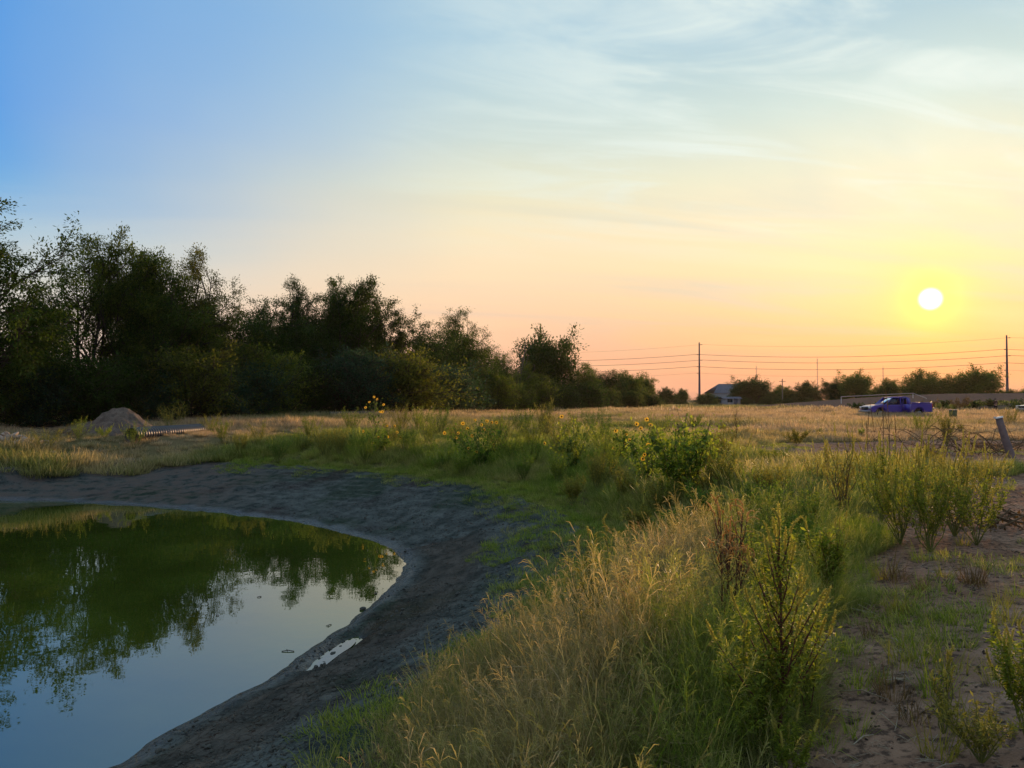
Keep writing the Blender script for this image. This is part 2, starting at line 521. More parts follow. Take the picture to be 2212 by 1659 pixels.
def mat_ground():
    m, w, out = newmat('soil_and_mud')
    pos = w.n.new('ShaderNodeNewGeometry').outputs['Position']
    mud, path, wet, dry, dirt = [w.attr(k) for k in ('mud', 'path', 'wet', 'dry', 'dirt')]
    n_big = w.noise(pos, 0.35, 4.0, 0.55)
    n_mid = w.noise(pos, 2.3, 5.0, 0.6)
    n_fin = w.noise(pos, 14.0, 6.0, 0.65)
    n_vf = w.noise(pos, 60.0, 4.0, 0.6)
    # soil under the grass: litter, straw, moss
    soil = w.mix(w.rng(n_mid, 0.35, 0.65), (0.075, 0.085, 0.024, 1), (0.150, 0.120, 0.052, 1))
    straw = w.mix(w.rng(n_fin, 0.35, 0.68), (0.12, 0.085, 0.045, 1), (0.26, 0.19, 0.10, 1))
    grass = w.mix(w.rng(dry, 0.2, 0.9), soil, straw)
    grass = w.mix(w.rng(w.math('MULTIPLY', n_fin, w.math('SUBTRACT', 1.0, dry)), 0.38, 0.60), grass, (0.038, 0.065, 0.014, 1))
    # bare sandy clay of the track
    pcol = w.mix(w.rng(n_mid, 0.32, 0.68), (0.200, 0.115, 0.075, 1), (0.430, 0.270, 0.180, 1))
    pcol = w.mix(w.rng(n_big, 0.45, 0.62, 0.0, 0.6), pcol, (0.23, 0.115, 0.065, 1))
    pcol = w.mix(w.rng(n_fin, 0.50, 0.40, 0.0, 0.75), pcol, (0.040, 0.030, 0.027, 1))
    pcol = w.mix(w.rng(n_vf, 0.62, 0.72, 0.0, 0.6), pcol, (0.40, 0.33, 0.25, 1))
    # drying grey clay of the bank: blue-grey, green algae patches, rust near the water
    mcol = w.mix(w.rng(n_mid, 0.33, 0.67), (0.048, 0.055, 0.049, 1), (0.135, 0.145, 0.128, 1))
    mcol = w.mix(w.rng(n_big, 0.50, 0.60, 0.0, 0.55), mcol, (0.018, 0.040, 0.016, 1))
    mcol = w.mix(w.rng(w.noise(pos, 0.55, 3.0), 0.54, 0.66, 0.0, 0.6), mcol, (0.052, 0.032, 0.030, 1))
    mcol = w.mix(w.rng(n_fin, 0.46, 0.36, 0.0, 0.8), mcol, (0.006, 0.007, 0.008, 1))
    mcol = w.mix(w.rng(n_vf, 0.56, 0.70, 0.0, 0.55), mcol, (0.15, 0.15, 0.135, 1))
    low = w.mix(w.rng(n_mid, 0.35, 0.6), (0.040, 0.030, 0.022, 1), (0.092, 0.046, 0.024, 1))
    band = w.math('SINE', w.math('ADD', w.math('MULTIPLY', w.attr('shore'), 17.0), w.math('MULTIPLY', n_big, 9.0)))
    mcol = w.mix(w.math('MULTIPLY', w.rng(band, 0.1, 0.9), w.rng(n_mid, 0.35, 0.6, 0.0, 0.40)), mcol, (0.155, 0.160, 0.140, 1))
    mcol = w.mix(w.math('MULTIPLY', w.attr('rust'), 0.42), mcol, low)
    mcol = w.mix(w.math('MULTIPLY', w.attr('pale'), w.rng(n_mid, 0.40, 0.58)), mcol, (0.13, 0.098, 0.080, 1))
    dcol = w.mix(w.rng(n_mid, 0.3, 0.7), (0.110, 0.070, 0.053, 1), (0.190, 0.122, 0.090, 1))
    edge = w.math('MULTIPLY', w.math('SUBTRACT', n_mid, 0.5), 0.7)
    col = w.mix(w.rng(w.math('ADD', path, edge), 0.40, 0.62), grass, pcol)
    col = w.mix(w.rng(w.math('ADD', dirt, edge), 0.35, 0.65), col, dcol)
    col = w.mix(w.rng(w.math('ADD', mud, edge), 0.40, 0.60), col, mcol)
    col = w.mix(w.math('MULTIPLY', wet, 0.60), col, (0.012, 0.013, 0.012, 1))
    # relief: clods, cracks
    hgt = w.math('ADD', w.math('MULTIPLY', n_fin, 1.0), w.math('MULTIPLY', n_vf, 0.35))
    cr = w.vor(w.vmath('ADD', pos, w.vmath('MULTIPLY', w.noise(pos, 5.0, 2.0, col=True), (0.12, 0.12, 0.12))), 9.0, 'DISTANCE_TO_EDGE')
    hgt = w.math('ADD', hgt, w.math('MULTIPLY', w.rng(cr, 0.0, 0.09), w.math('MULTIPLY', mud, 0.55)))
    hgt = w.math('ADD', hgt, w.math('MULTIPLY', n_mid, 1.2))
    rough = w.math('SUBTRACT', 0.92, w.math('MULTIPLY', wet, 0.72))
    b = principled(w, out, col, rough, bump=hgt, bstr=0.85, bdist=0.045)
    w.put(b.inputs['Specular IOR Level'], w.math('MULTIPLY', wet, 0.65))
    return m


def mat_water(name, body=(0.030, 0.042, 0.005), rough=0.012, ior=2.4):
    m, w, out = newmat(name)
    pos = w.n.new('ShaderNodeNewGeometry').outputs['Position']
    n1 = w.noise(pos, 1.1, 3.0, 0.5); n2 = w.noise(pos, 7.0, 2.0, 0.5)
    h = w.math('ADD', w.math('MULTIPLY', n1, 1.0), w.math('MULTIPLY', n2, 0.10))
    scum = w.rng(w.noise(pos, 0.5, 4.0, 0.6), 0.35, 0.7)
    col = w.mix(scum, body + (1,), tuple(v * 1.8 for v in body) + (1,))
    b = principled(w, out, col, rough, bump=h, bstr=0.05, bdist=0.05, IOR=ior)
    return m


M = {}
M['ground'] = mat_ground()
M['water'] = mat_water('pond_water')
M['bark'] = simple('bark', (0.055, 0.042, 0.032), 0.9, 0.35, 9.0, bstr=0.5)
M['deadwood'] = simple('dead_wood', (0.11, 0.085, 0.07), 0.9, 0.3, 9.0)
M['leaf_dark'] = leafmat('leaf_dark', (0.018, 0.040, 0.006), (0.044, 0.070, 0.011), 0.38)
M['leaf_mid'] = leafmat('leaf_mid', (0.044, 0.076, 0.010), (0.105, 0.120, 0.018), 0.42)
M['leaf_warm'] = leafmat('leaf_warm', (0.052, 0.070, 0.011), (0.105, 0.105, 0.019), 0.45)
M['leaf_lit'] = leafmat('leaf_lit', (0.062, 0.092, 0.016), (0.125, 0.135, 0.028), 0.45)  # brighter leaf colour, the sunlit side of a crown painted in
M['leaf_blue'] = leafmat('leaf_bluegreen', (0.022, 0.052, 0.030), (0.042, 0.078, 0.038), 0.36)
M['grass'] = leafmat('grass_blades', (0.085, 0.165, 0.014), (0.215, 0.250, 0.028), 0.50, 0.5, sc_=0.9,
                     tint=((0.27, 0.185, 0.098), (0.43, 0.32, 0.185)))
M['field'] = leafmat('field_grass_blades', (0.085, 0.120, 0.026), (0.19, 0.19, 0.05), 0.42, 0.5, sc_=0.12,
                     tint=((0.31, 0.21, 0.145), (0.47, 0.335, 0.235)))
M['weed'] = leafmat('weed_leaf', (0.100, 0.160, 0.016), (0.240, 0.255, 0.034), 0.50)
M['weed_dark'] = leafmat('weed_leaf_dark', (0.050, 0.120, 0.014), (0.130, 0.185, 0.026), 0.48)
M['weed_olive'] = leafmat('weed_leaf_olive', (0.130, 0.135, 0.022), (0.270, 0.225, 0.045), 0.48)
M['weed_brown'] = leafmat('weed_brown', (0.085, 0.050, 0.022), (0.16, 0.10, 0.045), 0.35)
M['spike'] = leafmat('seed_spike', (0.24, 0.24, 0.045), (0.42, 0.36, 0.09), 0.45)
M['spike_tan'] = leafmat('seed_spike_tan', (0.34, 0.20, 0.075), (0.55, 0.35, 0.14), 0.42)
M['stem'] = simple('green_stem', (0.14, 0.15, 0.04), 0.7, 0.3)
M['stem_red'] = simple('red_stem', (0.11, 0.045, 0.030), 0.7, 0.3)
M['stem_dry'] = simple('dry_stem', (0.13, 0.085, 0.045), 0.8, 0.3)
M['petal'] = leafmat('petal', (0.62, 0.36, 0.03), (0.72, 0.46, 0.07), 0.40, tboost=1.2)
M['disc'] = simple('flower_disc', (0.030, 0.014, 0.008), 0.9, 0.3, 40)
M['sunleaf'] = leafmat('sunflower_leaf', (0.050, 0.092, 0.018), (0.115, 0.150, 0.032), 0.42)


# ------------------------------------------------------------------ terrain: one sheet to the horizon, split by kind
def axis(core_lo, core_hi, step, far_lo, far_hi, g=1.09):
    a = list(np.arange(core_lo, core_hi + 1e-6, step))
    s = step
    while a[-1] < far_hi: s *= g; a.append(a[-1] + s)
    s = step; lo = [core_lo]
    while lo[-1] > far_lo: s *= g; lo.append(lo[-1] - s)
    return np.array(lo[::-1][:-1] + a)


# points of the photograph where the grass is green (0) or dry (1)
DRYPTS = [(800, 1640, .85), (1000, 1550, .6), (1100, 1480, .75), (1250, 1500, .8), (1200, 1620, .6), (1350, 1350, .95), (1330, 1250, .85), (1450, 1180, .8), (1550, 1120, .7), (1500, 1350, .35),
          (1500, 1500, .02), (1420, 1600, .08), (1350, 1560, .25), (1600, 1450, .15), (1560, 1300, .5), (1650, 1600, .35), (1700, 1200, .08), (1750, 1150, .08), (1250, 1150, .25), (1100, 1050, .22),
          (1300, 1100, .35), (900, 1010, .28), (600, 990, .25), (300, 960, .4), (700, 930, .55), (700, 905, .8), (1100, 900, .9), (1300, 925, .3), (1000, 955, .2), (1150, 940, .3), (1700, 900, .95), (1800, 940, .9),
          (1600, 920, 1), (2100, 900, 1), (1900, 980, .8), (1650, 1050, .55), (2000, 1250, .15), (1950, 1400, .2), (2150, 1500, .25), (50, 895, .75), (100, 925, .8), (100, 975, .03), (0, 1000, .03), (200, 1005, .05), (250, 985, .2), (450, 985, .1), (750, 1005, .1), (400, 940, .75),
          (500, 895, .6), (2150, 1080, .25), (1850, 1050, .4), (1400, 1000, .3), (560, 950, .2), (820, 960, .2), (0, 1659, .5), (-400, 950, .6), (-400, 900, .7), (1500, 884, .95), (1200, 884, .95), (900, 884, .8)]
_dp = np.array([hit(x, max(y, 884), 0.0) for x, y, v in DRYPTS]); _dv = np.array([v for *_, v in DRYPTS])


def dryness(x, y):
    r = np.log(np.maximum(np.hypot(x, y), 1.0)); a = np.arctan2(x, np.maximum(y, 0.3))
    rp = np.log(np.hypot(_dp[:, 0], _dp[:, 1])); ap = np.arctan2(_dp[:, 0], _dp[:, 1])
    d2 = (r[:, None] - rp) ** 2 * 1.4 + ((a[:, None] - ap) * 2.2) ** 2 + 0.003
    w = 1 / d2 ** 2
    return (w * _dv).sum(1) / w.sum(1)


def build_ground():
    X = axis(-11, 9, 0.085, -6000, 6000)
    Y = axis(2.0, 26, 0.095, -1500, 6500)
    GX, GY = np.meshgrid(X, Y)
    x, y = GX.ravel(), GY.ravel()
    m = masks(x, y); dS, dR, dP, dU = m
    z = height(x, y, m)
    far = np.hypot(x, y) > 600
    z = np.where(far, 0.0, z)
    mud = 1 - sm(dR / 0.5 + 0.5)
    path = 1 - sm(dP / 1.2 + 0.5)
    b = berm(x, y)
    r = sm((x - 34) / 42.0)
    dirt = sm(b / 0.5) * np.where(y > 101.5, 1.0, 0.12)
    wet = np.maximum((1 - sm((dS + 0.15 * fbm(x * 2.2, y * 2.2, 3)) / 0.42)) * (dS < 1), np.exp(-np.maximum(dU, 0) / 0.05)) * mud
    rust = sm((dS - 0.25) / 0.3) * (1 - sm((dS - 1.2) / 0.8)) * (y < 16)
    pale = sm((-x - 6.5) / 4.0) * (y > 12) * mud * 0.85
    dry = np.ones(len(x)) * 0.9
    nr = np.hypot(x, y) < 200
    dry[nr] = dryness(x[nr], y[nr])
    V = np.column_stack([x, y, z])
    nx, ny = len(X), len(Y)
    i = np.arange(ny - 1)[:, None] * nx + np.arange(nx - 1)[None]
    F = np.stack([i, i + 1, i + nx + 1, i + nx], -1).reshape(-1, 4)
    fm = mud[F].mean(1); fp = path[F].mean(1); fb = b[F].mean(1)
    kind = np.zeros(len(F), int)
    kind[fb > 0.12] = 3
    kind[fp > 0.5] = 2
    kind[(fm > 0.5)] = 1
    # one set of smooth normals for all pieces so that no seam shows
    gx = np.gradient(z.reshape(ny, nx), X, axis=1); gy = np.gradient(z.reshape(ny, nx), Y, axis=0)
    N = np.stack([-gx, -gy, np.ones_like(gx)], -1).reshape(-1, 3); N /= np.linalg.norm(N, axis=1, keepdims=True)
    for k, name in enumerate(('ground', 'mud_bank', 'dirt_path', 'dirt_embankment')):
        f = F[kind == k]
        u, inv = np.unique(f, return_inverse=True)
        f2 = inv.reshape(f.shape)
        at_ = {q: ('POINT', 'FLOAT', a[u]) for q, a in (('mud', mud), ('path', path), ('wet', wet), ('dry', dry), ('dirt', dirt), ('rust', rust), ('pale', pale), ('shore', np.clip(dS, 0, 6)))}
        me = mesh(name, V[u], [f2], [M['ground']], True, at_)
        me.normals_split_custom_set_from_vertices([tuple(q) for q in N[u]])
        o = obj(name, me)
        lab = {'ground': 'dry grassy field and grass verge reaching to the horizon', 'mud_bank': 'dark blue grey clay bank curving round the pond',
               'dirt_path': 'bare sandy dirt track with grass tufts on the right', 'dirt_embankment': 'low bare earth embankment behind the blue pickup'}[name]
        props(o, lab, kind='structure')


build_ground()
# the pond surface follows the water line a little under the bank
_c = catmull(RIM[::6], 4)
_cx = _c.mean(0)
wv = np.vstack([[_cx], _c]); wn = len(_c)
wf = np.array([[0, 1 + i, 1 + (i + 1) % wn] for i in range(wn)])
wo = obj('pond_water', mesh('pond_water', np.column_stack([wv, np.full(len(wv), WZ)]), [wf], [M['water']]))
props(wo, 'still green pond water mirroring the trees and sky', kind='structure')
pv = catmull(PUD, 4); pv = pv.mean(0) + (pv - pv.mean(0)) * 0.80
M['puddle'] = mat_water('puddle_water', (0.03, 0.03, 0.03), 0.03, 2.2)
wv = np.vstack([[pv.mean(0)], pv]); wn = len(pv)
wf = np.array([[0, 1 + i, 1 + (i + 1) % wn] for i in range(wn)])
po = obj('puddle', mesh('puddle', np.column_stack([wv, np.full(len(wv), WZ + 0.014)]), [wf], [M['puddle']]))
props(po, 'thin pale puddle lying on the mud beside the pond edge', kind='structure')


# ------------------------------------------------------------------ trees
def leaf_mesh_arrays(C, D, size, rs, flat=0.35, narrow=0.45):
    """rhombic leaves at C pointing roughly along D"""
    n = len(C)
    d = D + rs.normal(0, 0.55, (n, 3)); d[:, 2] -= 0.15
    d /= np.linalg.norm(d, axis=1, keepdims=True) + 1e-9
    up = rs.normal(0, flat, (n, 3)) + np.array([0, 0, 1.0])
    s = np.cross(d, up); s /= np.linalg.norm(s, axis=1, keepdims=True) + 1e-9
    L = size * rs.uniform(0.65, 1.35, n)[:, None]; W = L * narrow * rs.uniform(0.8, 1.2, n)[:, None]
    nn = np.cross(s, d)
    V = np.stack([C, C + d * L * 0.5 + s * W * 0.5 + nn * L * 0.06, C + d * L, C + d * L * 0.5 - s * W * 0.5 + nn * L * 0.06], 1).reshape(-1, 3)
    F = np.arange(n * 4).reshape(n, 4)
    return V, F


def rot_about(v, ax, a):
    ax = ax / (np.linalg.norm(ax) + 1e-9)
    return v * math.cos(a) + np.cross(ax, v) * math.sin(a) + ax * (ax @ v) * (1 - math.cos(a))


class TreeGen:
    def __init__(s, seed, H=12.0, spread=0.5, stems=1, airy=0.5, lean=(0, 0), droop=0.0, base=0.12, leaf=0.12, n_leaf=20000, up=0.35, crown_lo=0.25, dead=False, clump=0.42):
        s.rs = np.random.RandomState(seed); s.H = H; s.spread = spread; s.airy = airy; s.droop = droop; s.up = up
        s.G = Geo(); s.tw = []; s.dead = dead; s.crown_lo = crown_lo
        rs = s.rs
        for k in range(stems):
            a = rs.uniform(0, 2 * math.pi); tilt = (0.05 if stems == 1 else rs.uniform(0.08, 0.26) * (1.5 if spread > 0.9 else 1.0))
            d = np.array([math.cos(a) * tilt + lean[0], math.sin(a) * tilt + lean[1], 1.0]); d /= np.linalg.norm(d)
            p = np.array([math.cos(a) * 0.12 * (stems > 1), math.sin(a) * 0.12 * (stems > 1), -0.25])
            s.branch(p, d, H * rs.uniform(0.80, 0.97) * (1 if k == 0 else rs.uniform(0.75, 1.0)), H * 0.018 / (stems ** 0.3), 0)
        s.trunk = s.G
        tw = s.tw
        if not dead:
            tot = sum(t[2] for t in tw)
            per = n_leaf / tot
            C = []; D = []
            for p, d, L, w in tw:
                n = max(3, int(per * L * rs.uniform(0.6, 1.4)))
                t = rs.uniform(0, 1, n) ** 0.8
                q = p + d * (t * L)[:, None] + np.clip(rs.normal(0, 0.75, (n, 3)), -1.15, 1.15) * np.array([1, 1, 0.62]) * clump * (0.35 + 0.65 * t)[:, None]
                C.append(q); D.append(np.repeat(d[None] + 0, n, 0) + (q - p - d * (t * L)[:, None]) * 1.2)
            C = np.concatenate(C); D = np.concatenate(D)
            ok = C[:, 2] > base * H * 0.3
            C, D = C[ok], D[ok]
            s.LV, s.LF = leaf_mesh_arrays(C, D, leaf, rs)
            s.rnd = np.repeat(rs.rand(len(C)), 4)

    def branch(s, p, d, L, r, lvl):
        rs = s.rs
        nseg = [9, 6, 4, 3][lvl]
        pts = [p]; q = p.copy(); dd = d.copy()
        wig = [0.10, 0.20, 0.28, 0.3][lvl]
        for i in range(nseg):
            dd = dd + rs.normal(0, wig, 3) * 0.6
            dd[2] += (s.up * 0.22 if lvl < 3 else 0.0) - s.droop * (0.16 * lvl)
            dd /= np.linalg.norm(dd)
            q = q + dd * L / nseg; pts.append(q.copy())
        pts = np.array(pts)
        rad = r * np.linspace(1, 0.22, nseg + 1) ** 0.9
        if lvl == 0: rad[0] *= 1.35
        if lvl < 3 or s.dead:
            s.G.tube(pts, np.maximum(rad, 0.012), [7, 5, 4, 3][lvl], cap=False)
        if lvl == 3:
            s.tw.append((pts[0], (pts[-1] - pts[0]) / L, L, 1)); return
        if lvl == 2: s.tw.append((pts[1], (pts[-1] - pts[1]) / L, L * 0.8, 1))
        n = [int(11 + 5 * (1 - s.airy)), int(6 + 3 * (1 - s.airy)), 5][lvl]
        if s.dead: n = [5, 3, 2][lvl]
        lo = [s.crown_lo, 0.25, 0.3][lvl]
        for k in range(n):
            t = lo + (1 - lo) * (k + rs.uniform(0.1, 0.9)) / n
            f = t * nseg; i = min(int(f), nseg - 1); f -= i
            b = pts[i] * (1 - f) + pts[i + 1] * f
            ax = pts[i + 1] - pts[i]; ax /= np.linalg.norm(ax)
            side = np.cross(ax, rs.normal(0, 1, 3)); side /= np.linalg.norm(side) + 1e-9
            ang = rs.uniform(0.65, 1.30) * (1 - 0.35 * t)
            nd = ax * math.cos(ang) + side * math.sin(ang)
            if lvl == 0:
                taper = 1 - 0.62 * max(0, (t - 0.35) / 0.65) ** 1.2
                nl = L * s.spread * rs.uniform(0.55, 1.1) * taper
            else:
                nl = L * rs.uniform(0.35, 0.62) * (1.1 - 0.5 * t)
            s.branch(b, nd, nl, rad[i] * (0.62 if lvl == 0 else 0.6), lvl + 1)


PROTO = {}


def tree_proto(key, mats, **kw):
    t = TreeGen(**kw)
    tm = t.trunk.mesh(key + '_trunk', [M['bark']], True)
    cm = None
    if not t.dead:
        cm = mesh(key + '_crown', t.LV, [t.LF], [M['leaf_dark']], False, {'rnd': ('POINT', 'FLOAT', t.rnd)})
    q_ = t.LV
    PROTO[key] = (tm, cm, float(np.percentile(q_[:, 2], 99.6)), float(np.percentile(np.hypot(q_[:, 0], q_[:, 1]), 93)))


tree_proto('airy', 1, seed=3, H=12, spread=0.52, stems=3, airy=0.55, leaf=0.16, n_leaf=34000, crown_lo=0.24, clump=0.36, up=0.22)
tree_proto('airy2', 1, seed=11, H=12, spread=0.56, stems=3, airy=0.45, leaf=0.16, n_leaf=36000, crown_lo=0.20, clump=0.38, up=0.2)
tree_proto('lean', 1, seed=21, H=12, spread=0.55, stems=3, airy=0.5, lean=(0.20, 0), leaf=0.16, n_leaf=32000, crown_lo=0.22, clump=0.34, droop=0.5)
tree_proto('dense', 1, seed=5, H=10, spread=0.72, stems=4, airy=0.0, leaf=0.18, n_leaf=52000, crown_lo=0.04, clump=0.50, up=0.12)
tree_proto('dense2', 1, seed=8, H=10, spread=0.74, stems=4, airy=0.05, leaf=0.18, n_leaf=50000, crown_lo=0.05, clump=0.48, droop=0.3, up=0.12)
tree_proto('elm', 1, seed=15, H=12, spread=0.62, stems=2, airy=0.2, leaf=0.155, n_leaf=52000, crown_lo=0.14, clump=0.32, droop=0.35, up=0.15)
tree_proto('round', 1, seed=31, H=8, spread=1.05, stems=4, airy=0.0, leaf=0.36, n_leaf=40000, crown_lo=0.06, clump=0.75, up=0.0)
tree_proto('round2', 1, seed=37, H=8, spread=1.10, stems=4, airy=0.1, leaf=0.36, n_leaf=30000, crown_lo=0.14, clump=0.62, up=0.0)
tree_proto('shrub', 1, seed=41, H=4, spread=1.1, stems=8, airy=0.2, leaf=0.20, n_leaf=15000, crown_lo=0.0, clump=0.32, up=0.05)
tree_proto('shrub2', 1, seed=47, H=4, spread=1.0, stems=7, airy=0.2, leaf=0.19, n_leaf=14000, crown_lo=0.0, clump=0.30, up=0.15)
_dt = TreeGen(seed=77, H=8, spread=0.35, stems=2, dead=True, crown_lo=0.35)
PROTO['dead'] = (_dt.trunk.mesh('dead_trunk', [M['deadwood']], True), None, 8, 2)
_seen = {}


def put_tree(key, px, D, top, label, leaf='leaf_dark', wide=1.0, name='tree', cat='tree', group='trees along the far side of the pond', rz=None, sink=0.0, hfix=None, wpx=None):
    x, y = at(px, D)
    tm, cm, H, RR = PROTO[key]
    z0 = H1(x, y, fine=False) - sink
    h = hfix or (zat(top, D) - z0)
    k = h / H
    if wpx: wide = (wpx / 2.16016 * D / FPX / 2) / (RR * k)
    e = empty(name, (x, y, z0), rz if rz is not None else random.uniform(0, 6.28), label, cat, group)
    t = obj('trunk', tm, e, scale=(k * wide, k * wide, k))
    if cm is not None:
        mk = (key, leaf)
        if mk not in _seen:
            c2 = cm.copy(); c2.name = key + '_' + leaf; c2.materials[0] = M[leaf]; _seen[mk] = c2
        obj('crown', _seen[mk], e, scale=(k * wide, k * wide, k))
    return e


random.seed(4)
TL = 'trees along the far side of the pond'
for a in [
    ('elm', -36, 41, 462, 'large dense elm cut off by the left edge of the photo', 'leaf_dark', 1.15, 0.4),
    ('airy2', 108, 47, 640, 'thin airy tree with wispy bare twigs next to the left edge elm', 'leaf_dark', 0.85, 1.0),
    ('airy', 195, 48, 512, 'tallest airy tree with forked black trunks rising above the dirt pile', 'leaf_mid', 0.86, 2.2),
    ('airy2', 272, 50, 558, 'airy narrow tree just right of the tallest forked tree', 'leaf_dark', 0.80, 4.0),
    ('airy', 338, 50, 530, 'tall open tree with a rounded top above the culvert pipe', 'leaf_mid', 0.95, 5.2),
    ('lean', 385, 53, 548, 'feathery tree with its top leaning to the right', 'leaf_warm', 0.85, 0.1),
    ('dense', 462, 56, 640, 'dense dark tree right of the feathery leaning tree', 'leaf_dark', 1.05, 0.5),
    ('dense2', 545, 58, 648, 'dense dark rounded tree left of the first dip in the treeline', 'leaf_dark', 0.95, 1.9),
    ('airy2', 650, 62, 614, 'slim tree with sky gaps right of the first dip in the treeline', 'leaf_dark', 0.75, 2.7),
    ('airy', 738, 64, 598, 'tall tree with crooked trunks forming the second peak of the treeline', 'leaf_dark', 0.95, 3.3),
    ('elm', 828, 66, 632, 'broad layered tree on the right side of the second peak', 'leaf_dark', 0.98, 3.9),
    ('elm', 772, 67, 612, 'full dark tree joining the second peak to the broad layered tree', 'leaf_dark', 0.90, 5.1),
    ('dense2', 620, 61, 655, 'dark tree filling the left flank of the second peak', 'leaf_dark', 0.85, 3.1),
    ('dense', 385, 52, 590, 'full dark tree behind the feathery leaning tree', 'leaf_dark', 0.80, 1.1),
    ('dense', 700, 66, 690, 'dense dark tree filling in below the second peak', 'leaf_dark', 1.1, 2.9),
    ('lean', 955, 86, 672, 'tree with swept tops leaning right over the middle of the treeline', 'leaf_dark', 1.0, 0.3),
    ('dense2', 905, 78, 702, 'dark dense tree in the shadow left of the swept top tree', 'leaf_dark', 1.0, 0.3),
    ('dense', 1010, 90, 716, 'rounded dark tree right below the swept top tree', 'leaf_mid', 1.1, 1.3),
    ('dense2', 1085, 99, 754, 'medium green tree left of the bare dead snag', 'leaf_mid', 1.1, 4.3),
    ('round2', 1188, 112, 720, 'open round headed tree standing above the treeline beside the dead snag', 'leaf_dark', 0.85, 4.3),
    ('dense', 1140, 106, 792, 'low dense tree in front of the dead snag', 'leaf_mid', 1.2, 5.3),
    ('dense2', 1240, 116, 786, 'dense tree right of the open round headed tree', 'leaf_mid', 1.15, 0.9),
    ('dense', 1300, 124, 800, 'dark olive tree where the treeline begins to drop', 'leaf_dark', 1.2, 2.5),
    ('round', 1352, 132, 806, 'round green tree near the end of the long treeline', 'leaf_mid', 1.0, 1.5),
    ('round2', 1395, 140, 810, 'tree in painted sunlit green closing the right end of the long treeline', 'leaf_lit', 0.8, 3.5),
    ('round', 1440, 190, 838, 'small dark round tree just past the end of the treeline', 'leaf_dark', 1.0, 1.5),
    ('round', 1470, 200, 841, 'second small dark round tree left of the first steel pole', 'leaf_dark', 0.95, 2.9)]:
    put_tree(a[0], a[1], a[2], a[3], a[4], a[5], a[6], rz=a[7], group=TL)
put_tree('dead', 1112, 100, 716, 'bare dead snag with crooked branches above the treeline', name='dead_tree', rz=1.2, group=TL)

# undergrowth at the foot of the treeline
UG = 'shrubs at the foot of the treeline'
rr = random.Random(9)
hue = ['leaf_dark', 'leaf_mid', 'leaf_mid', 'leaf_warm', 'leaf_dark', 'leaf_blue']
hn = {'leaf_dark': 'dark green', 'leaf_mid': 'olive green', 'leaf_warm': 'yellowish brown green', 'leaf_blue': 'bluish green', 'leaf_lit': 'sunlit green'}
ul = [(-70, 40, 760), (20, 42, 742), (85, 42, 778), (150, 43, 762), (215, 44, 790), (290, 46, 760), (350, 46, 800), (415, 48, 742), (470, 50, 790), (530, 52, 772), (575, 54, 742), (640, 56, 762), (690, 58, 800), (745, 58, 745),
      (800, 60, 790), (850, 62, 752), (905, 68, 800), (960, 74, 780), (1010, 80, 812), (1060, 86, 800), (1110, 92, 818), (1160, 98, 812), (1215, 104, 822), (1265, 110, 818), (1310, 118, 830), (1360, 126, 836), (1405, 134, 842)]
near_ = ['at the left edge', 'behind the rock pile', 'left of the dirt pile', 'behind the left flank of the dirt pile', 'behind the top of the dirt pile', 'behind the culvert pipe mouth', 'behind the middle of the culvert pipe', 'behind the right end of the culvert pipe', 'right of the culvert pipe',
         'under the dense dark trees', 'under the first dip in the treeline', 'behind the left end of the far pipe', 'above the far pipe', 'below the second peak', 'behind the tall flowering sunflower', 'under the broad layered tree', 'left of the swept top tree',
         'under the swept top tree', 'right of the swept top tree', 'left of the dead snag', 'under the dead snag', 'under the open round headed tree', 'where the treeline starts to recede', 'in the receding treeline', 'third from the end of the treeline', 'second from the end of the treeline', 'at the right end of the treeline']
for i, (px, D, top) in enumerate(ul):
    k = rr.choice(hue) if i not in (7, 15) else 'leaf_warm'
    put_tree(['shrub', 'shrub2'][i % 2], px, D, top + 8, f'{hn[k]} leafy shrub {near_[i]}', k, rr.uniform(0.95, 1.25), 'shrub', 'shrub', UG)

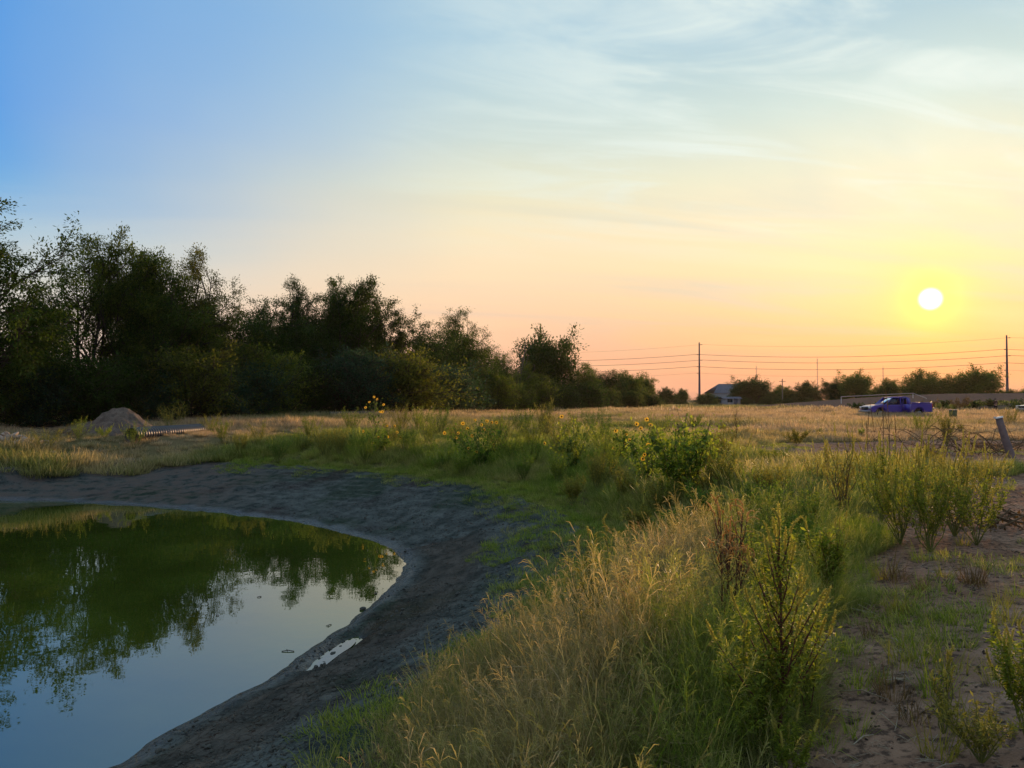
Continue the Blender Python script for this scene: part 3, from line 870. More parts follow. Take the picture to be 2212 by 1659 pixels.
# trees on the right, beyond the field
RG = 'trees beyond the field on the right'
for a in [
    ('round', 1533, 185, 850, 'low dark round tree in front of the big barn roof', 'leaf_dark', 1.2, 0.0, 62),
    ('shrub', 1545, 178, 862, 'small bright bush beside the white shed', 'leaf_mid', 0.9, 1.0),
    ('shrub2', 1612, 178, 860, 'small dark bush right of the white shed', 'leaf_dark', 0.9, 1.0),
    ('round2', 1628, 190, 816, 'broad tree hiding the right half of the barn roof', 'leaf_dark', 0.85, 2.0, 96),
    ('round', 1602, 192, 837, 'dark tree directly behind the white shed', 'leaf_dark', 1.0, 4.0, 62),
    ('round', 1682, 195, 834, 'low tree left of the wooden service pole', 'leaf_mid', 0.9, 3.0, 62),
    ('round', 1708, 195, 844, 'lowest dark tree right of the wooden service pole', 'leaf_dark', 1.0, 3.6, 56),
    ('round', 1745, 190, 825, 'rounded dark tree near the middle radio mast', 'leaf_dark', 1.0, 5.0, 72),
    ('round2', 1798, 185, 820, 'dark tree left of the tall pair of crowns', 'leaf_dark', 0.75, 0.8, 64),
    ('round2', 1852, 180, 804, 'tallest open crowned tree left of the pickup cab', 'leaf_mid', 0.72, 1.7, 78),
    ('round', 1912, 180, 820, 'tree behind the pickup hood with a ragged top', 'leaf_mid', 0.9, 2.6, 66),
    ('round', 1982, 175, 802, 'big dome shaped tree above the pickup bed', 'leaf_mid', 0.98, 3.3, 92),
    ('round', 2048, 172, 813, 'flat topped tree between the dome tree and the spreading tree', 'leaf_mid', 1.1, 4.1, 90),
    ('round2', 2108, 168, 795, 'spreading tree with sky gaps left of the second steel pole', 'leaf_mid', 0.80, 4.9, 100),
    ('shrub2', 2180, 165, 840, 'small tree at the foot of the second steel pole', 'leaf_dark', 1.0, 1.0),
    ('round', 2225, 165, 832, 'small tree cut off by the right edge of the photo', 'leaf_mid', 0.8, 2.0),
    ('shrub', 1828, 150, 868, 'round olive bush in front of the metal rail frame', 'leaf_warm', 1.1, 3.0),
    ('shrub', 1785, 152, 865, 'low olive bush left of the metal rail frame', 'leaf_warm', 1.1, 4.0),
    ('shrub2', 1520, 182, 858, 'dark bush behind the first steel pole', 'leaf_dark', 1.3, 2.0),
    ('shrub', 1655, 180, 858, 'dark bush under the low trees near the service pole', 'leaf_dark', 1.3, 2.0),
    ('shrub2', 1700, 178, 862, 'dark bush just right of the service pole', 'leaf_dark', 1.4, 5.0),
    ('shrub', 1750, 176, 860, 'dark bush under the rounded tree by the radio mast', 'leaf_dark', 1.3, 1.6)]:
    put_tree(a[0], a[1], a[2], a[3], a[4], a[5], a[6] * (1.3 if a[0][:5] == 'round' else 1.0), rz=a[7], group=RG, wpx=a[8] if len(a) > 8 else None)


# ------------------------------------------------------------------ grass: scattered by geometry nodes
def clump_mesh(name, seed, n, R0, h, w, bend=0.5, mat='grass', seg=3, head=0.0, lie=0.0, headw=2.2):
    rs = np.random.RandomState(seed)
    a = rs.uniform(0, 2 * math.pi, n); r = R0 * np.sqrt(rs.rand(n))
    b = np.column_stack([np.cos(a) * r, np.sin(a) * r, np.full(n, -0.02)])
    L = h * rs.uniform(0.5, 1.15, n)
    a2 = a + rs.normal(0, 0.9, n)
    lean = rs.uniform(0.05, 0.45, n) + lie
    bd = bend * rs.uniform(0.2, 1.5, n)
    is_head = rs.rand(n) < head
    V = []; hh = []
    dirx = np.column_stack([np.cos(a2), np.sin(a2), np.zeros(n)]); side = np.column_stack([-np.sin(a2 + rs.normal(0, 0.6, n)), np.cos(a2), np.zeros(n)])
    p = b.copy(); ang = lean.copy()
    for i in range(seg + 1):
        t = i / seg
        prof = (1 - t) ** 0.7
        ww = w * prof * rs.uniform(0.9, 1.1)
        ww = np.where(is_head, w * (0.35 if t < 0.5 else headw * (1 - abs(t - 0.78) * 2.4)), np.full(n, ww))
        ww = np.maximum(ww, w * 0.12)
        V.append(p - side * ww[:, None] / 2); V.append(p + side * ww[:, None] / 2)
        hh.append(np.full(n, t)); hh.append(np.full(n, t))
        ang = ang + bd * (1.0 / seg)
        p = p + (dirx * np.sin(ang)[:, None] + np.array([0, 0, 1.0]) * np.cos(ang)[:, None]) * (L / seg)[:, None]
    V = np.stack(V, 1)        # n x 2(seg+1) x 3
    k = 2 * (seg + 1)
    base = (np.arange(n) * k)[:, None]
    F = np.concatenate([np.stack([base[:, 0] + 2 * i, base[:, 0] + 2 * i + 1, base[:, 0] + 2 * i + 3, base[:, 0] + 2 * i + 2], -1) for i in range(seg)])
    return mesh(name, V.reshape(-1, 3), [F], [M[mat]], False,
                {'rnd': ('POINT', 'FLOAT', np.repeat(rs.rand(n), k)), 'hh': ('POINT', 'FLOAT', np.stack(hh, 1).ravel())})


def panicle_mesh(name, seed, n, R0=0.16, h=0.72):
    """tall thin grass stalks that end in loose drooping seed heads"""
    rs = np.random.RandomState(seed); V = []; F = []; hh = []; rn = []

    def ribbon(P, w, h0, h1, r):
        d = np.gradient(P, axis=0); s_ = np.cross(d, rs.normal(0, 1, 3)); s_ /= np.linalg.norm(s_, axis=1, keepdims=True) + 1e-9
        b = len(V)
        for i, (p, q) in enumerate(zip(P, s_)):
            t = i / (len(P) - 1); V.append(p - q * w[i] / 2); V.append(p + q * w[i] / 2); hh.extend([h0 + (h1 - h0) * t] * 2); rn.extend([r] * 2)
        for i in range(len(P) - 1): F.append([b + 2 * i, b + 2 * i + 1, b + 2 * i + 3, b + 2 * i + 2])
    for k in range(n):
        a = rs.uniform(0, 6.283); L = h * rs.uniform(0.7, 1.15); ln = rs.uniform(0.1, 0.4); t = np.linspace(0, 1, 6)[:, None]
        o_ = np.array([math.cos(a), math.sin(a), 0.0]); b0 = o_ * R0 * rs.rand()
        P = b0 + o_ * L * ln * t ** 1.7 + np.array([0, 0, L]) * t * (1 - 0.10 * t); r = rs.rand()
        ribbon(P, np.linspace(0.0026, 0.0012, 6), 0, 1, r)
        for j in range(16):
            f = rs.uniform(0.70, 1.0); q = np.array([np.interp(f, t[:, 0], P[:, c]) for c in range(3)])
            v = o_ * rs.uniform(0.2, 1.0) + rs.normal(0, 0.45, 3) + np.array([0, 0, 0.9]); v /= np.linalg.norm(v); l = L * 0.11 * rs.uniform(0.5, 1.2)
            Q = np.array([q, q + v * l * 0.6, q + v * l + np.array([0, 0, -l * 0.3])])
            ribbon(Q, np.array([0.0012, 0.0030, 0.0008]), 1, 1, r)
    return mesh(name, np.array(V), [np.array(F)], [M['grass']], False, {'rnd': ('POINT', 'FLOAT', rn), 'hh': ('POINT', 'FLOAT', hh)})


def scatter(name, label, P, scale, tint, protos, rs, tilt=0.12):
    """ONE object: instances of the given meshes on the points P"""
    coll = bpy.data.collections.new(name + '_sources')
    for i, me in enumerate(protos):
        coll.objects.link(bpy.data.objects.new(f'{name}_{i:02d}', me))
    n = len(P)
    rot = np.column_stack([rs.normal(0, tilt, n), rs.normal(0, tilt, n), rs.uniform(0, 6.283, n)])
    me = mesh(name, P, [], [], False, {'rotv': ('POINT', 'FLOAT_VECTOR', rot), 'scl': ('POINT', 'FLOAT', scale), 'tint': ('POINT', 'FLOAT', tint),
                                       'pick': ('POINT', 'INT', rs.randint(0, len(protos), n))})
    o = obj(name, me)
    ng = bpy.data.node_groups.new(name, 'GeometryNodeTree')
    ng.interface.new_socket('Geometry', in_out='INPUT', socket_type='NodeSocketGeometry')
    ng.interface.new_socket('Geometry', in_out='OUTPUT', socket_type='NodeSocketGeometry')
    N, Lk = ng.nodes, ng.links
    gi = N.new('NodeGroupInput'); go = N.new('NodeGroupOutput')
    ci = N.new('GeometryNodeCollectionInfo'); ci.inputs['Collection'].default_value = coll
    ci.inputs['Separate Children'].default_value = True; ci.inputs['Reset Children'].default_value = True
    ip = N.new('GeometryNodeInstanceOnPoints'); ip.inputs['Pick Instance'].default_value = True

    def na(nm, t):
        q = N.new('GeometryNodeInputNamedAttribute'); q.data_type = t; q.inputs['Name'].default_value = nm
        return [s_ for s_ in q.outputs if s_.enabled and s_.name == 'Attribute'][0]
    Lk.new(gi.outputs[0], ip.inputs['Points'])
    Lk.new(ci.outputs[0], ip.inputs['Instance'])
    Lk.new(na('pick', 'INT'), ip.inputs['Instance Index'])
    Lk.new(na('rotv', 'FLOAT_VECTOR'), ip.inputs['Rotation'])
    Lk.new(na('scl', 'FLOAT'), ip.inputs['Scale'])
    Lk.new(ip.outputs[0], go.inputs[0])
    md = o.modifiers.new('scatter', 'NODES'); md.node_group = ng
    props(o, label, kind='stuff')
    return o


def sample(n, r0, r1, rs, amin=-40, amax=40, power=1.0):
    """points in the field of view between two distances, density even over the area"""
    u = rs.rand(n)
    r = (r0 ** (2 * power) + u * (r1 ** (2 * power) - r0 ** (2 * power))) ** (0.5 / power)
    a = np.radians(rs.uniform(amin, amax, n))
    return r * np.sin(a), r * np.cos(a)


def hgt_field(x, y):
    return 0.80 + 0.45 * fbm(x * 0.5, y * 0.5, 3)


def do_grass():
    rs = np.random.RandomState(12)
    near = [clump_mesh(f'tuft_{i}', 100 + i, 100, 0.16, 0.50, 0.0026, 1.1, seg=4, head=0.35, headw=2.6) for i in range(5)]
    near += [clump_mesh(f'tuft_b{i}', 120 + i, 80, 0.14, 0.44, 0.0036, 1.7, seg=5) for i in range(4)]
    near += [panicle_mesh(f'tuft_d{i}', 136 + i, 9) for i in range(3)]
    near += [clump_mesh(f'tuft_c{i}', 130 + i, 80, 0.20, 0.42, 0.0030, 1.3, seg=4, lie=0.55) for i in range(3)]
    mid = [clump_mesh(f'mid_{i}', 140 + i, 110, 0.28, 0.45, 0.012, 0.8, seg=3, head=0.25, headw=1.8) for i in range(5)]
    mid += [clump_mesh(f'midtall_{i}', 150 + i, 30, 0.30, 0.62, 0.008, 0.8, seg=4, head=0.5, headw=1.6) for i in range(1)] + [clump_mesh('midbroad', 156, 60, 0.26, 0.32, 0.022, 1.5, seg=3)]
    low = [clump_mesh(f'low_{i}', 160 + i, 90, 0.22, 0.13, 0.008, 1.0, seg=2) for i in range(4)]
    far = [clump_mesh(f'far_{i}', 180 + i, 170, 0.75, 0.52, 0.032, 0.6, mat='field', seg=2) for i in range(4)]
    vfar = [clump_mesh(f'vfar_{i}', 190 + i, 160, 1.9, 0.50, 0.11, 0.5, mat='field', seg=2) for i in range(3)]

    # ---- near verge, 2.5 - 10 m
    x, y = sample(26000, 2.3, 10, rs, -42, 42)
    m = masks(x, y); dS, dR, dP, dU = m
    edge = 0.10 * fbm(x * 2, y * 2, 2)
    keep = (dR + edge > 0.05) & (dP > -0.05 + 0.5 * vnoise(x * 1.4, y * 1.4))
    dens = sm((dR + 0.1) / 0.9) * 0.85 + 0.15
    keep &= rs.rand(len(x)) < dens * (0.50 + 0.9 * fbm(x * 1.7, y * 1.7, 3))
    x, y, dR, dP = x[keep], y[keep], dR[keep], dP[keep]
    z = height(x, y, tuple(q[keep] for q in m))
    t = dryness(x, y); t = np.clip(t + 0.35 * fbm(x * 1.1, y * 1.1, 3) + rs.normal(0, 0.10, len(x)), 0, 1)
    s = (0.45 + 0.55 * sm(dR / 1.2)) * (0.55 + 0.45 * sm((dP + 0.2) / 0.8)) * (0.75 + 0.5 * fbm(x * 0.9, y * 0.9, 3) + 0.15) * rs.uniform(0.75, 1.25, len(x))
    s *= 0.85 + 0.35 * np.clip(t, 0, 1)
    scatter('verge_grass', 'tall mixed green and straw coloured grass on the near pond verge', np.column_stack([x, y, z]), s, t, near, rs, 0.16)

    # ---- middle, 9 - 34 m
    x, y = sample(26000, 8.6, 34, rs, -40, 40, power=0.72)
    m = masks(x, y); dS, dR, dP, dU = m
    keep = (dR > 0.12 + 0.3 * vnoise(x * 1.5, y * 1.5)) & (dP > -0.1 + 0.8 * vnoise(x, y)) & (rs.rand(len(x)) < 0.30 + 0.7 * sm(dR / 1.5))
    x, y, dR, dP = x[keep], y[keep], dR[keep], dP[keep]
    z = height(x, y, tuple(q[keep] for q in m))
    t = np.clip(dryness(x, y) + 0.40 * fbm(x * 0.5, y * 0.5, 3) + rs.normal(0, 0.12, len(x)), 0, 1)
    s = (0.45 + 0.52 * sm(dR / 2.0)) * (0.6 + 0.4 * sm(dP / 0.8)) * np.maximum(0.4, 0.78 + 0.75 * fbm(x * 0.6, y * 0.6, 3)) * rs.uniform(0.7, 1.2, len(x))
    pq = np.hypot((x + 15.5) / 6.0, (y - 34) / 4.0); s *= 0.7 + 0.3 * sm(pq - 0.7)
    scatter('meadow_grass', 'mixed green and dry grass between the pond bank and the field', np.column_stack([x, y, z]), s, t, mid, rs, 0.14)

    # ---- short turf creeping down the bank and on the track
    x, y = sample(30000, 2.2, 30, rs, -42, 42, power=0.62)
    m = masks(x, y); dS, dR, dP, dU = m
    patch = fbm(x * 0.55 + 4, y * 0.55, 3)
    onbank = (dR > -1.3) & (dR < 0.8) & (rs.rand(len(x)) < np.clip(0.75 - 0.55 * (y < 9) + dR * 0.75 + patch * 0.9, 0.0, 1)) & (dS > 0.5)
    gp = np.hypot(x - hit(1120, 1180, -1)[0], (y - hit(1120, 1180, -1)[1]) * 0.6)
    onbank |= (gp < 0.9) & (rs.rand(len(x)) < 0.35)
    onpath = (dP < 0.3) & (dR > 0.5) & (fbm(x * 0.9, y * 0.9 + 3, 3) > 0.26) & (rs.rand(len(x)) < 0.42)
    keep = onbank | onpath
    x, y = x[keep], y[keep]; mm = tuple(q[keep] for q in m)
    z = height(x, y, mm)
    t = np.clip(np.where(mm[1] < 0.8, 0.10 + 0.5 * vnoise(x, y), 0.25) + rs.normal(0, 0.12, len(x)), 0, 1)
    s = rs.uniform(0.35, 1.1, len(x))
    scatter('bank_turf', 'short green turf creeping down the clay bank and over the track', np.column_stack([x, y, z]), s, t, low, rs, 0.2)

    # ---- field 30 - 100 m and beyond
    x, y = sample(17000, 31, 105, rs, -38, 38, power=0.75)
    m = masks(x, y)
    keep = (m[2] > 0.2) & (berm(x, y) < 0.9 + 0.5 * rs.rand(len(x)))
    x, y = x[keep], y[keep]
    z = height(x, y, fine=False)
    g = fbm(x * 0.08, y * 0.14, 3)
    t = np.clip(dryness(x, y) + 0.9 * g + rs.normal(0, 0.10, len(x)), 0, 1)
    s = np.maximum(0.2, 0.75 + 1.0 * fbm(x * 0.16, y * 0.2, 3)) * rs.uniform(0.6, 1.15, len(x))
    pq = np.hypot((x + 15.5) / 7.0, (y - 35) / 5.0); s *= 0.55 + 0.45 * sm(pq - 0.7)
    tq = (np.abs(x - at(1934, 70)[0]) < 5) & (y > 62) & (y < 71); s = np.where(tq, s * 1.25, s)
    scatter('field_grass', 'pale dry field grass stretching away behind the pond', np.column_stack([x, y, z]), s, t, far, rs, 0.1)
    x, y = sample(9000, 95, 330, rs, -38, 38, power=0.6)
    b = berm(x, y)
    keep = (b < 0.25) | ((y < 103) & (rs.rand(len(x)) < 0.8))
    x, y = x[keep], y[keep]
    z = height(x, y, fine=False)
    t = np.clip(0.72 + 0.6 * fbm(x * 0.03, y * 0.05, 3) + rs.normal(0, 0.08, len(x)), 0, 1)
    t = np.where(y > 130, t * 0.55, t); t = np.where(b[keep] > 0.25, 0.0, t)
    s = rs.uniform(0.7, 1.25, len(x))
    scatter('far_field_grass', 'far part of the field with greener tall grass before the trees', np.column_stack([x, y, z]), s, t, vfar, rs, 0.08)



do_grass()


# ------------------------------------------------------------------ weeds and sunflowers
def ground_at(px, py):
    z = 0.0
    for _ in range(8):
        p = hit(px, py, z); z = 0.5 * z + 0.5 * H1(p[0], p[1], fine=False)
    return p[0], p[1], H1(p[0], p[1])


def spike_mesh(name, seed, curve, mat, n=110, rad=0.050, fuzz=0.030):
    """seed spike of unit length standing on the origin; curve bends it over"""
    rs = np.random.RandomState(seed)
    t = np.linspace(0, 1, 9)
    ang = curve * t ** 1.4
    dz = np.cos(ang); dx = np.sin(ang)
    P = np.column_stack([np.concatenate([[0], np.cumsum(dx[:-1]) / 8]), rs.normal(0, 0.006, 9), np.concatenate([[0], np.cumsum(dz[:-1]) / 8])])
    r = rad * (0.55 + 0.6 * np.sin(np.clip(t * 3.0 + 0.25, 0, 3.1))) * np.linspace(1, 0.75, 9)
    G = Geo(); G.tube(P, np.maximum(r * 0.72, 0.008), 5, 0)
    nt = rs.rand(n) * 0.98
    C = np.column_stack([np.interp(nt, t, P[:, k]) for k in range(3)])
    rr_ = np.interp(nt, t, r)
    a = rs.uniform(0, 6.283, n)
    D = np.column_stack([np.cos(a), np.sin(a), rs.uniform(0.2, 1.1, n)]); D /= np.linalg.norm(D, axis=1, keepdims=True)
    s = np.cross(D, rs.normal(0, 1, (n, 3))); s /= np.linalg.norm(s, axis=1, keepdims=True)
    b = C + D * (rr_ * 0.5)[:, None]
    V = np.stack([b - s * fuzz * 0.5, b + s * fuzz * 0.5, b + D * (rr_ * 0.6 + fuzz * 1.3)[:, None]], 1).reshape(-1, 3)
    G.add(V, np.arange(n * 3).reshape(n, 3))
    me = G.mesh(name, [M[mat]])
    nv = len(me.vertices)
    at_ = me.attributes.new('rnd', 'FLOAT', 'POINT'); at_.data.foreach_set('value', rs.rand(nv).astype(np.float32))
    return me


SPK = {}
for mt in ('spike', 'spike_tan', 'weed_brown'):
    SPK[mt] = [spike_mesh(f'{mt}_spike_{i}', 300 + i, c, mt) for i, c in enumerate((0.12, 0.35, 0.9, 2.3, 2.8))]


def quat_rot(d, roll):
    q = Vector(d).to_track_quat('Z', 'Y')
    return (q @ Euler((0, 0, roll)).to_quaternion()).to_euler()


def weed(name, px, py, top, label, cat='weed', group='weeds growing around the pond', seed=0, W=0.5, stems=9, leaf=0.05, nleaf=900, narrow=0.30, lm='weed', sm_='stem', spikes=0, sl=0.2, st=(0, 1, 1), smat='spike',
         up=0.8, droop=0.0, single=False, branch=5, lo=0.15, H=None, xy=None):
    """upright weed: bare stems, a mass of small leaves, seed spikes that are parts of their own"""
    rs = np.random.RandomState(500 + seed)
    if xy is None: x, y, z = ground_at(px, py)
    else: x, y = xy; z = H1(x, y)
    h = H or max(0.15, zat(top, y) - z)
    e = empty(name, (x, y, z - 0.01), 0.0, label, cat, group)
    W = W * h
    G = Geo(); tips = []; segs = []
    ns = 1 if single else stems
    for k in range(ns):
        a = 2 * math.pi * (k + rs.uniform(0, 0.8)) / ns; rad = (0.0 if single else rs.uniform(0.15, 1.0) ** 0.7)
        L = h * (1.0 if single or k == 0 else rs.uniform(0.68, 1.0))
        ex = np.array([math.cos(a) * rad * W, math.sin(a) * rad * W])
        t = np.linspace(0, 1, 6)
        P = np.column_stack([ex[0] * (t ** (1.5 - 0.7 * up)), ex[1] * (t ** (1.5 - 0.7 * up)), L * (t - 0.12 * rad * t ** 3)])
        P[1:] += rs.normal(0, 0.018 * h, (5, 3))
        P[:, 2] -= droop * rad * h * t ** 3 * 0.4
        if single: P[:, :2] *= 0.3; P[0, :2] = 0
        r0 = 0.007 * (1.6 if single else 1.0) * max(0.6, h)
        G.tube(P, np.linspace(r0, r0 * 0.3, 6), 4, 0, cap=False)
        d = P[-1] - P[-2]; d /= np.linalg.norm(d)
        tips.append((P[-1], d, 1.0)); segs.append((P[2], P[-1]))
        for j in range(branch * (3 if single else 1)):
            f = lo + (0.95 - lo) * (j + rs.rand()) / (branch * (3 if single else 1)); q = np.array([np.interp(f, t, P[:, c]) for c in range(3)])
            aa = rs.uniform(0, 6.283)
            sd = np.array([math.cos(aa), math.sin(aa), rs.uniform(0.5, 1.5) + up * 0.5]); sd /= np.linalg.norm(sd)
            bl = h * rs.uniform(0.18, 0.36) * (1.15 - f) * (1.35 if single else 1)
            Q = np.array([q, q + sd * bl * 0.5 + np.array([0, 0, 0.02 * h]), q + sd * bl + np.array([0, 0, (0.10 - droop * 0.15) * h])])
            G.tube(Q, [r0 * 0.55, r0 * 0.4, r0 * 0.2], 3, 0, cap=False)
            dd = Q[2] - Q[1]; dd /= np.linalg.norm(dd)
            tips.append((Q[2], dd, 0.7)); segs.append((q, Q[2]))
    obj('stem', G.mesh('weed_stem', [M[sm_]], True), e)
    if nleaf:
        S = np.array([s[0] for s in segs]); E = np.array([s[1] for s in segs])
        ln = np.linalg.norm(E - S, axis=1)
        idx = rs.choice(len(segs), nleaf, p=ln / ln.sum()); tt = rs.rand(nleaf)[:, None]
        C = S[idx] * (1 - tt) + E[idx] * tt + rs.normal(0, (0.035 if single else 0.014) * h, (nleaf, 3))
        D = rs.normal(0, 1, (nleaf, 3)); D[:, 2] = rs.uniform(-0.3 - droop, 0.9 - droop, nleaf)
        V, F = leaf_mesh_arrays(C, D, leaf, rs, narrow=narrow)
        V[:, 2] = np.maximum(V[:, 2], 0.0)
        f = obj('foliage', mesh('weed_foliage', V, [F], [M[lm]], False, {'rnd': ('POINT', 'FLOAT', np.repeat(rs.rand(nleaf), 4))}), e)
        f['kind'] = 'stuff'
    if spikes:
        order = rs.permutation(len(tips))[:spikes]
        if 0 not in order: order[0] = 0
        for i in order:
            p, d, w = tips[i]
            d = d + np.array([0, 0, 0.4 * up]) + rs.normal(0, 0.12, 3)
            L = sl * w * rs.uniform(0.7, 1.35) * (1.5 if (single and i == 0) else 1)
            obj('seed_spike', SPK[smat][st[rs.randint(len(st))]], e, tuple(p - d / np.linalg.norm(d) * L * 0.08), quat_rot(d, rs.uniform(0, 6.28)), ((0.13 + 0.30 * L) * (0.55 if smat == 'weed_brown' else 0.95), (0.13 + 0.30 * L) * (0.55 if smat == 'weed_brown' else 0.95), L))
    return e


# --- sunflowers
def heart_leaf(seed, curl):
    rs = np.random.RandomState(seed)
    out = np.array([(0, 0), (0.16, 0.02), (0.36, 0.16), (0.42, 0.36), (0.30, 0.62), (0.12, 0.86), (0, 1.0)])
    V = []
    for i, (w, l) in enumerate(out):
        z = -curl * l ** 1.6 + 0.03 * rs.normal()
        V.append((-w, l * (1 - 0.25 * curl * l), z + 0.22 * w)); V.append((0, l * (1 - 0.25 * curl * l), z)); V.append((w, l * (1 - 0.25 * curl * l), z + 0.22 * w))
    F = []
    for i in range(len(out) - 1):
        F += [[3 * i, 3 * i + 1, 3 * i + 4, 3 * i + 3], [3 * i + 1, 3 * i + 2, 3 * i + 5, 3 * i + 4]]
    return mesh('sunflower_leaf', V, [F], [M['sunleaf']], True, {'rnd': ('POINT', 'FLOAT', np.full(len(V), rs.rand()))})


HL = [heart_leaf(600 + i, c) for i, c in enumerate((0.25, 0.5, 0.8, 1.05, 0.65))]


def flower_meshes(seed, n=14, cup=0.15):
    rs = np.random.RandomState(seed); V = []; F = []; rn = []
    for i in range(n):
        a = 2 * math.pi * (i + rs.uniform(-0.25, 0.25)) / n; L = rs.uniform(0.9, 1.1)
        c, s = math.cos(a), math.sin(a)
        for r, w, z in ((0.30, 0.07, 0.0), (0.62, 0.15, cup * 0.5), (0.85, 0.11, cup * 0.8), (L, 0.01, cup + rs.uniform(-0.1, 0.08))):
            V += [(c * r - s * w, s * r + c * w, z), (c * r + s * w, s * r - c * w, z)]; rn += [rs.rand()] * 2
        b = i * 8
        F += [[b, b + 1, b + 3, b + 2], [b + 2, b + 3, b + 5, b + 4], [b + 4, b + 5, b + 7, b + 6]]
    pet = mesh('petals', V, [F], [M['petal']], False, {'rnd': ('POINT', 'FLOAT', rn)})
    G = Geo()
    ph = np.arange(12) * math.pi / 6
    rings = [(0.05, 0.16), (0.25, 0.15), (0.36, 0.06), (0.34, -0.05), (0.15, -0.14)]
    P = np.concatenate([np.column_stack([np.cos(ph) * r, np.sin(ph) * r, np.full(12, z)]) for r, z in rings])
    FF = []
    for k in range(4):
        for j in range(12): FF.append([k * 12 + j, k * 12 + (j + 1) % 12, (k + 1) * 12 + (j + 1) % 12, (k + 1) * 12 + j])
    G.add(P, FF); G.add(P[:12], [[0, i, i + 1] for i in range(1, 11)])
    return pet, G.mesh('flower_disc', [M['disc']], True)


FLW = [flower_meshes(620, 14, 0.15), flower_meshes(621, 13, 0.35), flower_meshes(622, 15, 0.0)]


def sunflower(px, py, label, flowers, top=None, seed=0, stems=5, W=0.35, nleaf=40, leaf=0.15, spent=0, fol=700, group='wild sunflowers on the pond verge', fs=0.060, lm='weed_dark'):
    rs = np.random.RandomState(700 + seed)
    x, y, z = ground_at(px, py)
    ys = [f[1] for f in flowers] + ([top] if top else [])
    h = zat(min(ys), y) - z
    e = empty('sunflower_plant', (x, y, z - 0.01), 0, label, 'sunflower', group)
    G = Geo(); segs = []; W = W * h
    main = []
    for k in range(stems):
        a = 2 * math.pi * (k + rs.rand()) / stems; rad = 0 if k == 0 else rs.uniform(0.3, 1.0)
        L = h * (0.97 if k == 0 else rs.uniform(0.55, 0.92)); t = np.linspace(0, 1, 6)
        P = np.column_stack([math.cos(a) * rad * W * t, math.sin(a) * rad * W * t, L * t]); P[1:] += rs.normal(0, 0.015 * h, (5, 3))
        G.tube(P, np.linspace(0.012, 0.005, 6) * max(1, h), 5, 0, cap=False); main.append(P)
        for i in range(1, 5): segs.append((P[i], P[i + 1]))
    heads = []
    for fx, fy, *_ in flowers:
        yy = rs.uniform(-0.5, 0.15) * W
        wx, _y = at(fx, y + yy); wz = zat(fy, y + yy)
        heads.append((np.array([wx - x, yy, wz - z]), True))
    for k in range(spent):
        P = main[rs.randint(stems)]
        heads.append((P[-1] + rs.normal(0, 1, 3) * np.array([0.16, 0.12, 0.07]) * h, False))
    for p, live in heads:
        best = min(((np.linalg.norm(P[i] - (p - np.array([0, 0, 0.25 * h]))), P[i]) for P in main for i in range(1, 6)), key=lambda q: q[0])[1]
        mid = (best + p) / 2 + np.array([0, 0, -0.03 * h])
        G.tube(np.array([best, mid, p - np.array([0, -0.01, 0.015])]), [0.006, 0.005, 0.004], 4, 0, cap=False); segs.append((best, mid))
        f = rs.randint(3); s = fs * rs.uniform(0.85, 1.1) * (1 if live else 0.55)
        d = np.array([rs.normal(0, 0.45), -1.0, rs.normal(0.25, 0.3)]) if live else rs.normal(0, 1, 3) + np.array([0, -0.4, -0.2])
        if live:
            fl = obj('flower', FLW[f][0], e, tuple(p), quat_rot(d, rs.uniform(0, 6)), s)
            obj('flower_disc', FLW[f][1], fl)
        else:
            obj('seed_head', FLW[f][1], e, tuple(p), quat_rot(d, 0), s * 1.3)
    obj('stem', G.mesh('sunflower_stem', [M['stem']], True), e)
    for k in range(nleaf):
        a, b = segs[rs.randint(len(segs))]; p = a + (b - a) * rs.rand()
        an = rs.uniform(0, 6.283); s = leaf * rs.uniform(0.55, 1.25) * (1.15 - 0.6 * p[2] / h)
        tilt = rs.uniform(-1.2, -0.2)
        m4 = Euler((tilt, 0, an)).to_matrix()
        pet = m4 @ Vector((0, s * 0.45, 0.02))
        obj('leaf', HL[rs.randint(5)], e, tuple(Vector(p) + Vector((pet.x, pet.y, abs(pet.z) * 0.2))), (tilt, rs.normal(0, 0.25), an), (s, s, s))
    if fol:
        idx = rs.randint(len(segs), size=fol); tt = rs.rand(fol)[:, None]
        S = np.array([s_[0] for s_ in segs]); E = np.array([s_[1] for s_ in segs])
        C = S[idx] * (1 - tt) + E[idx] * tt + rs.normal(0, 0.075 * h, (fol, 3)) * np.array([1.3, 1, 0.8]); C[:, 2] = np.abs(C[:, 2])
        D = rs.normal(0, 1, (fol, 3)); D[:, 2] -= 0.4
        V, F = leaf_mesh_arrays(C, D, 0.075, rs, narrow=0.55)
        V[:, 2] = np.maximum(V[:, 2], 0)
        f = obj('foliage', mesh('small_leaves', V, [F], [M[lm]], False, {'rnd': ('POINT', 'FLOAT', np.repeat(rs.rand(fol), 4))}), e); f['kind'] = 'stuff'
    return e


